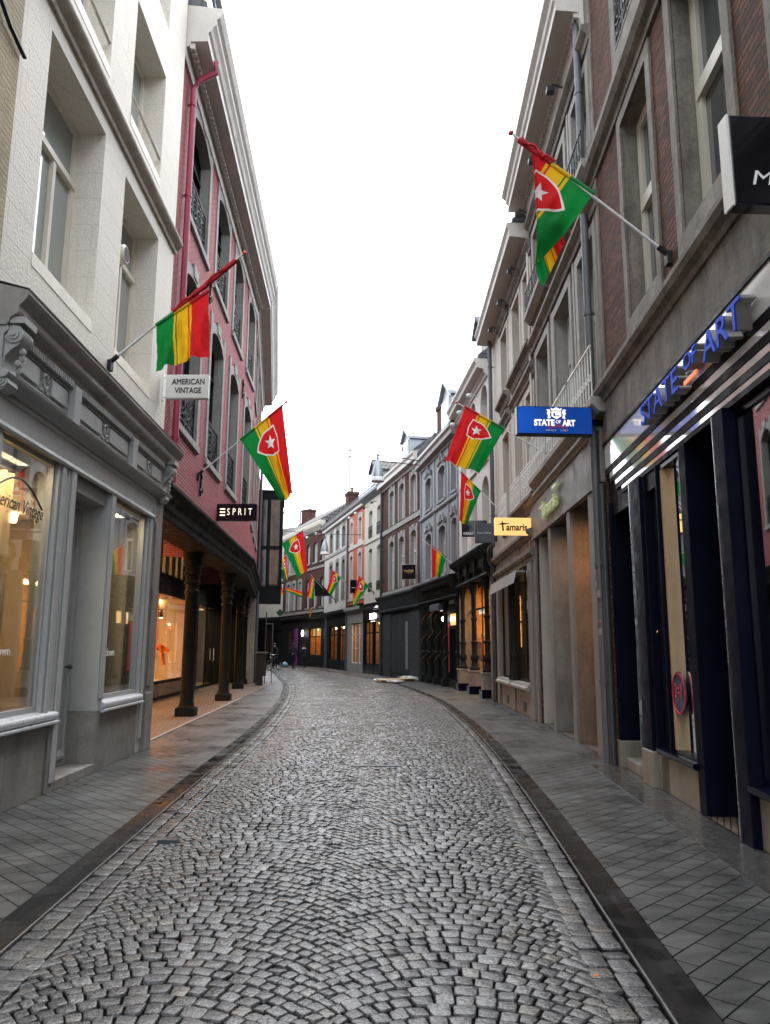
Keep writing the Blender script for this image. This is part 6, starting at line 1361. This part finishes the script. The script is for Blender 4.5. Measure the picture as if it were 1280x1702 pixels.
def curtain(F, u0, u1, w, z0, z1, mat, lab):
    r = empty('curtain', T(F.P(u0, w, z0)) @ Matrix.Rotation(math.atan2(F.t.y, F.t.x), 4, 'Z'), lab, 'curtain'); mb = MB(); k = int((u1 - u0) / .018); L = u1 - u0
    for i in range(k + 1):
        x = L * i / k; y = .035 * math.sin(x * 42 + .8 * math.sin(x * 9)); mb.v += [(x, y, 0), (x + .01 * math.sin(x * 23), y * .7, z1 - z0)]
    for i in range(k): mb.f.append((2 * i, 2 * i + 2, 2 * i + 3, 2 * i + 1)); mb.mi.append(0)
    o = mb.build('drape', mat, r, smooth=70); sd = o.modifiers.new('thick', 'SOLIDIFY'); sd.thickness = .006
    mb = MB(); mb.tube([(-.05, 0, z1 - z0 + .02), (L + .05, 0, z1 - z0 + .02)], .014, 6); mb.build('curtain_rail', 'iron', r)
curtain(WH, 5.62, 6.22, -.42, .16, 3.40, 'tancloth', 'tan curtain hanging at the right end of the large white house window')
curtain(WH, 8.3, 9.72, -.62, .16, 3.40, 'tancloth', 'tan curtain filling the smaller right window of the white house')
def shelf(F, u, w, z, lab):
    r = empty('shelf_unit', T(F.P(u, w, z)) @ Matrix.Rotation(math.atan2(F.t.y, F.t.x), 4, 'Z'), lab, 'shelf'); mb = MB()
    for q in range(4): mb.box(-.5, .5, -.18, .18, .1 + q * .28, .13 + q * .28)
    for x in (-.5, .48): mb.box(x, x + .02, -.18, .18, 0, 1.0)
    mb.build('boards', 'browncloth', r)
    for q in range(3):
        mb = MB()
        for k in range(4): mb.box(-.42 + k * .23, -.24 + k * .23, -.15, .12, .13 + q * .28, .13 + q * .28 + random.uniform(.08, .2))
        mb.build('folded_clothes', random.choice(['browncloth', 'creamcloth', 'darkcloth']), r)
rack(PK, 14.3, -3.9, .47, 10, ['orangecloth', 'redcloth', 'creamcloth'], 'clothes rack of orange and red garments inside the pink house arcade window', 1.6)
rack(PK, 5.0, -3.1, .47, 10, ['orangecloth', 'darkcloth', 'creamcloth'], 'clothes rack nearest the white house inside the arcade shop', 1.6)
rack(AR, 4.4, -1.4, .34, 8, ['orangecloth', 'darkcloth', 'redcloth'], 'clothes rack behind the amber lit window of the arched house', 1.2)
shelf(WH, 5.15, -.55, .15, 'low dark shelf of folded clothes in the white house large window')
r = empty('pendant_lamp', T(WH.P(8.05, -2.2, 2.4)), 'small warm glowing pendant lamp seen through the grey shop door', 'lamp'); mb = MB(); mb.lathe(0, 0, [(.05, .1), (.14, .0), (.16, -.15), (.1, -.25)], 12); mb.build('lamp_shade', 'warmlamp', r, smooth=50); mb = MB(); mb.tube([(0, 0, .1), (0, 0, 1.05)], .008, 5); mb.build('lamp_cord', 'iron', r)
AJ = {'hd0': ((0, .02, 1.585), (.07, .08)), 'hd1': ((0, .01, 1.69), (.065, .078))}
q = WH  # mannequins
def manneq(F, u, w, z, rot, j, mats, hair, lab, pick=None):
    o = figure('mannequin', tuple(F.P(u, w, z)), rot, {**AJ, **j}, mats, hair, pick); return tag(o, lab, 'mannequin')
bend = {'wst': ((0, .10, 1.08), (.13, .10)), 'cst': ((0, .30, 1.08), (.16, .11)), 'nek': ((0, .42, 1.04), .05), 'hd0': ((0, .50, .98), (.07, .08)), 'hd1': ((0, .56, .92), (.065, .075)), 'shL': ((-.17, .32, 1.1), .06), 'shR': ((.17, .32, 1.1), .06), 'elL': ((-.2, .38, .84), .045), 'elR': ((.2, .38, .84), .045), 'wrL': ((-.18, .42, .62), .035), 'wrR': ((.18, .42, .62), .035), 'haL': ((-.17, .44, .52), .035), 'haR': ((.17, .44, .52), .035)}
manneq(PK, 11.6, -2.9, .47, R(-80), bend, ['orangecloth', 'darkcloth', 'orangecloth'], None, 'mannequin bending forward in orange top and dark trousers in the pink house window', pick=lambda c: 0 if c.y > .16 or c.z > 1.0 or c.z < .12 else 1)
r = empty('hanging_fabric', T(PK.P(11.1, -2.85, 3.1)), 'two orange fabric strips hanging behind the bending mannequin', 'fabric'); mb = MB()
for x in (-.22, .12): mb.add([(x + .02 * math.sin(k * 1.3) + dx, .03 * math.cos(k * 1.7 + dx * 9), -1.9 * k / 10) for k in range(11) for dx in (0, .16)], [(2 * k, 2 * k + 1, 2 * k + 3, 2 * k + 2) for k in range(10)])
o = mb.build('strips', 'orangecloth', r, smooth=60); sd = o.modifiers.new('thick', 'SOLIDIFY'); sd.thickness = .01
manneq(AR, 5.42, -.80, .34, R(-160), {}, ['darkcloth', 'creamcloth', 'skin'], 'blond', 'blond wigged mannequin with a long orange scarf in the amber lit window', pick=lambda c: 2 if c.z > 1.5 else (0 if c.z > .75 else (1 if c.z > .25 else 0)))
sc_ = D.objects['mannequin.001']; mb = MB(); mb.lathe(0, .0, [(.10, 1.42), (.15, 1.45), (.13, 1.53), (.08, 1.56)], 12); mb.add([(-.10, .14, 1.48), (.12, .14, 1.48), (.16, .17, 1.0), (.10, .16, .62), (-.02, .16, .55), (-.10, .16, 1.0), (-.10, .17, 1.48), (.12, .17, 1.48), (.16, .2, 1.0), (.10, .19, .62), (-.02, .19, .55), (-.10, .19, 1.0)], [(0, 1, 2, 5), (5, 2, 3, 4), (6, 11, 8, 7), (11, 10, 9, 8), (0, 5, 11, 6), (5, 4, 10, 11), (1, 7, 8, 2), (2, 8, 9, 3), (3, 9, 10, 4)]); mb.build('orange_scarf', 'orangecloth', sc_, smooth=50)
for F_, lst in ((None, ()),): pass
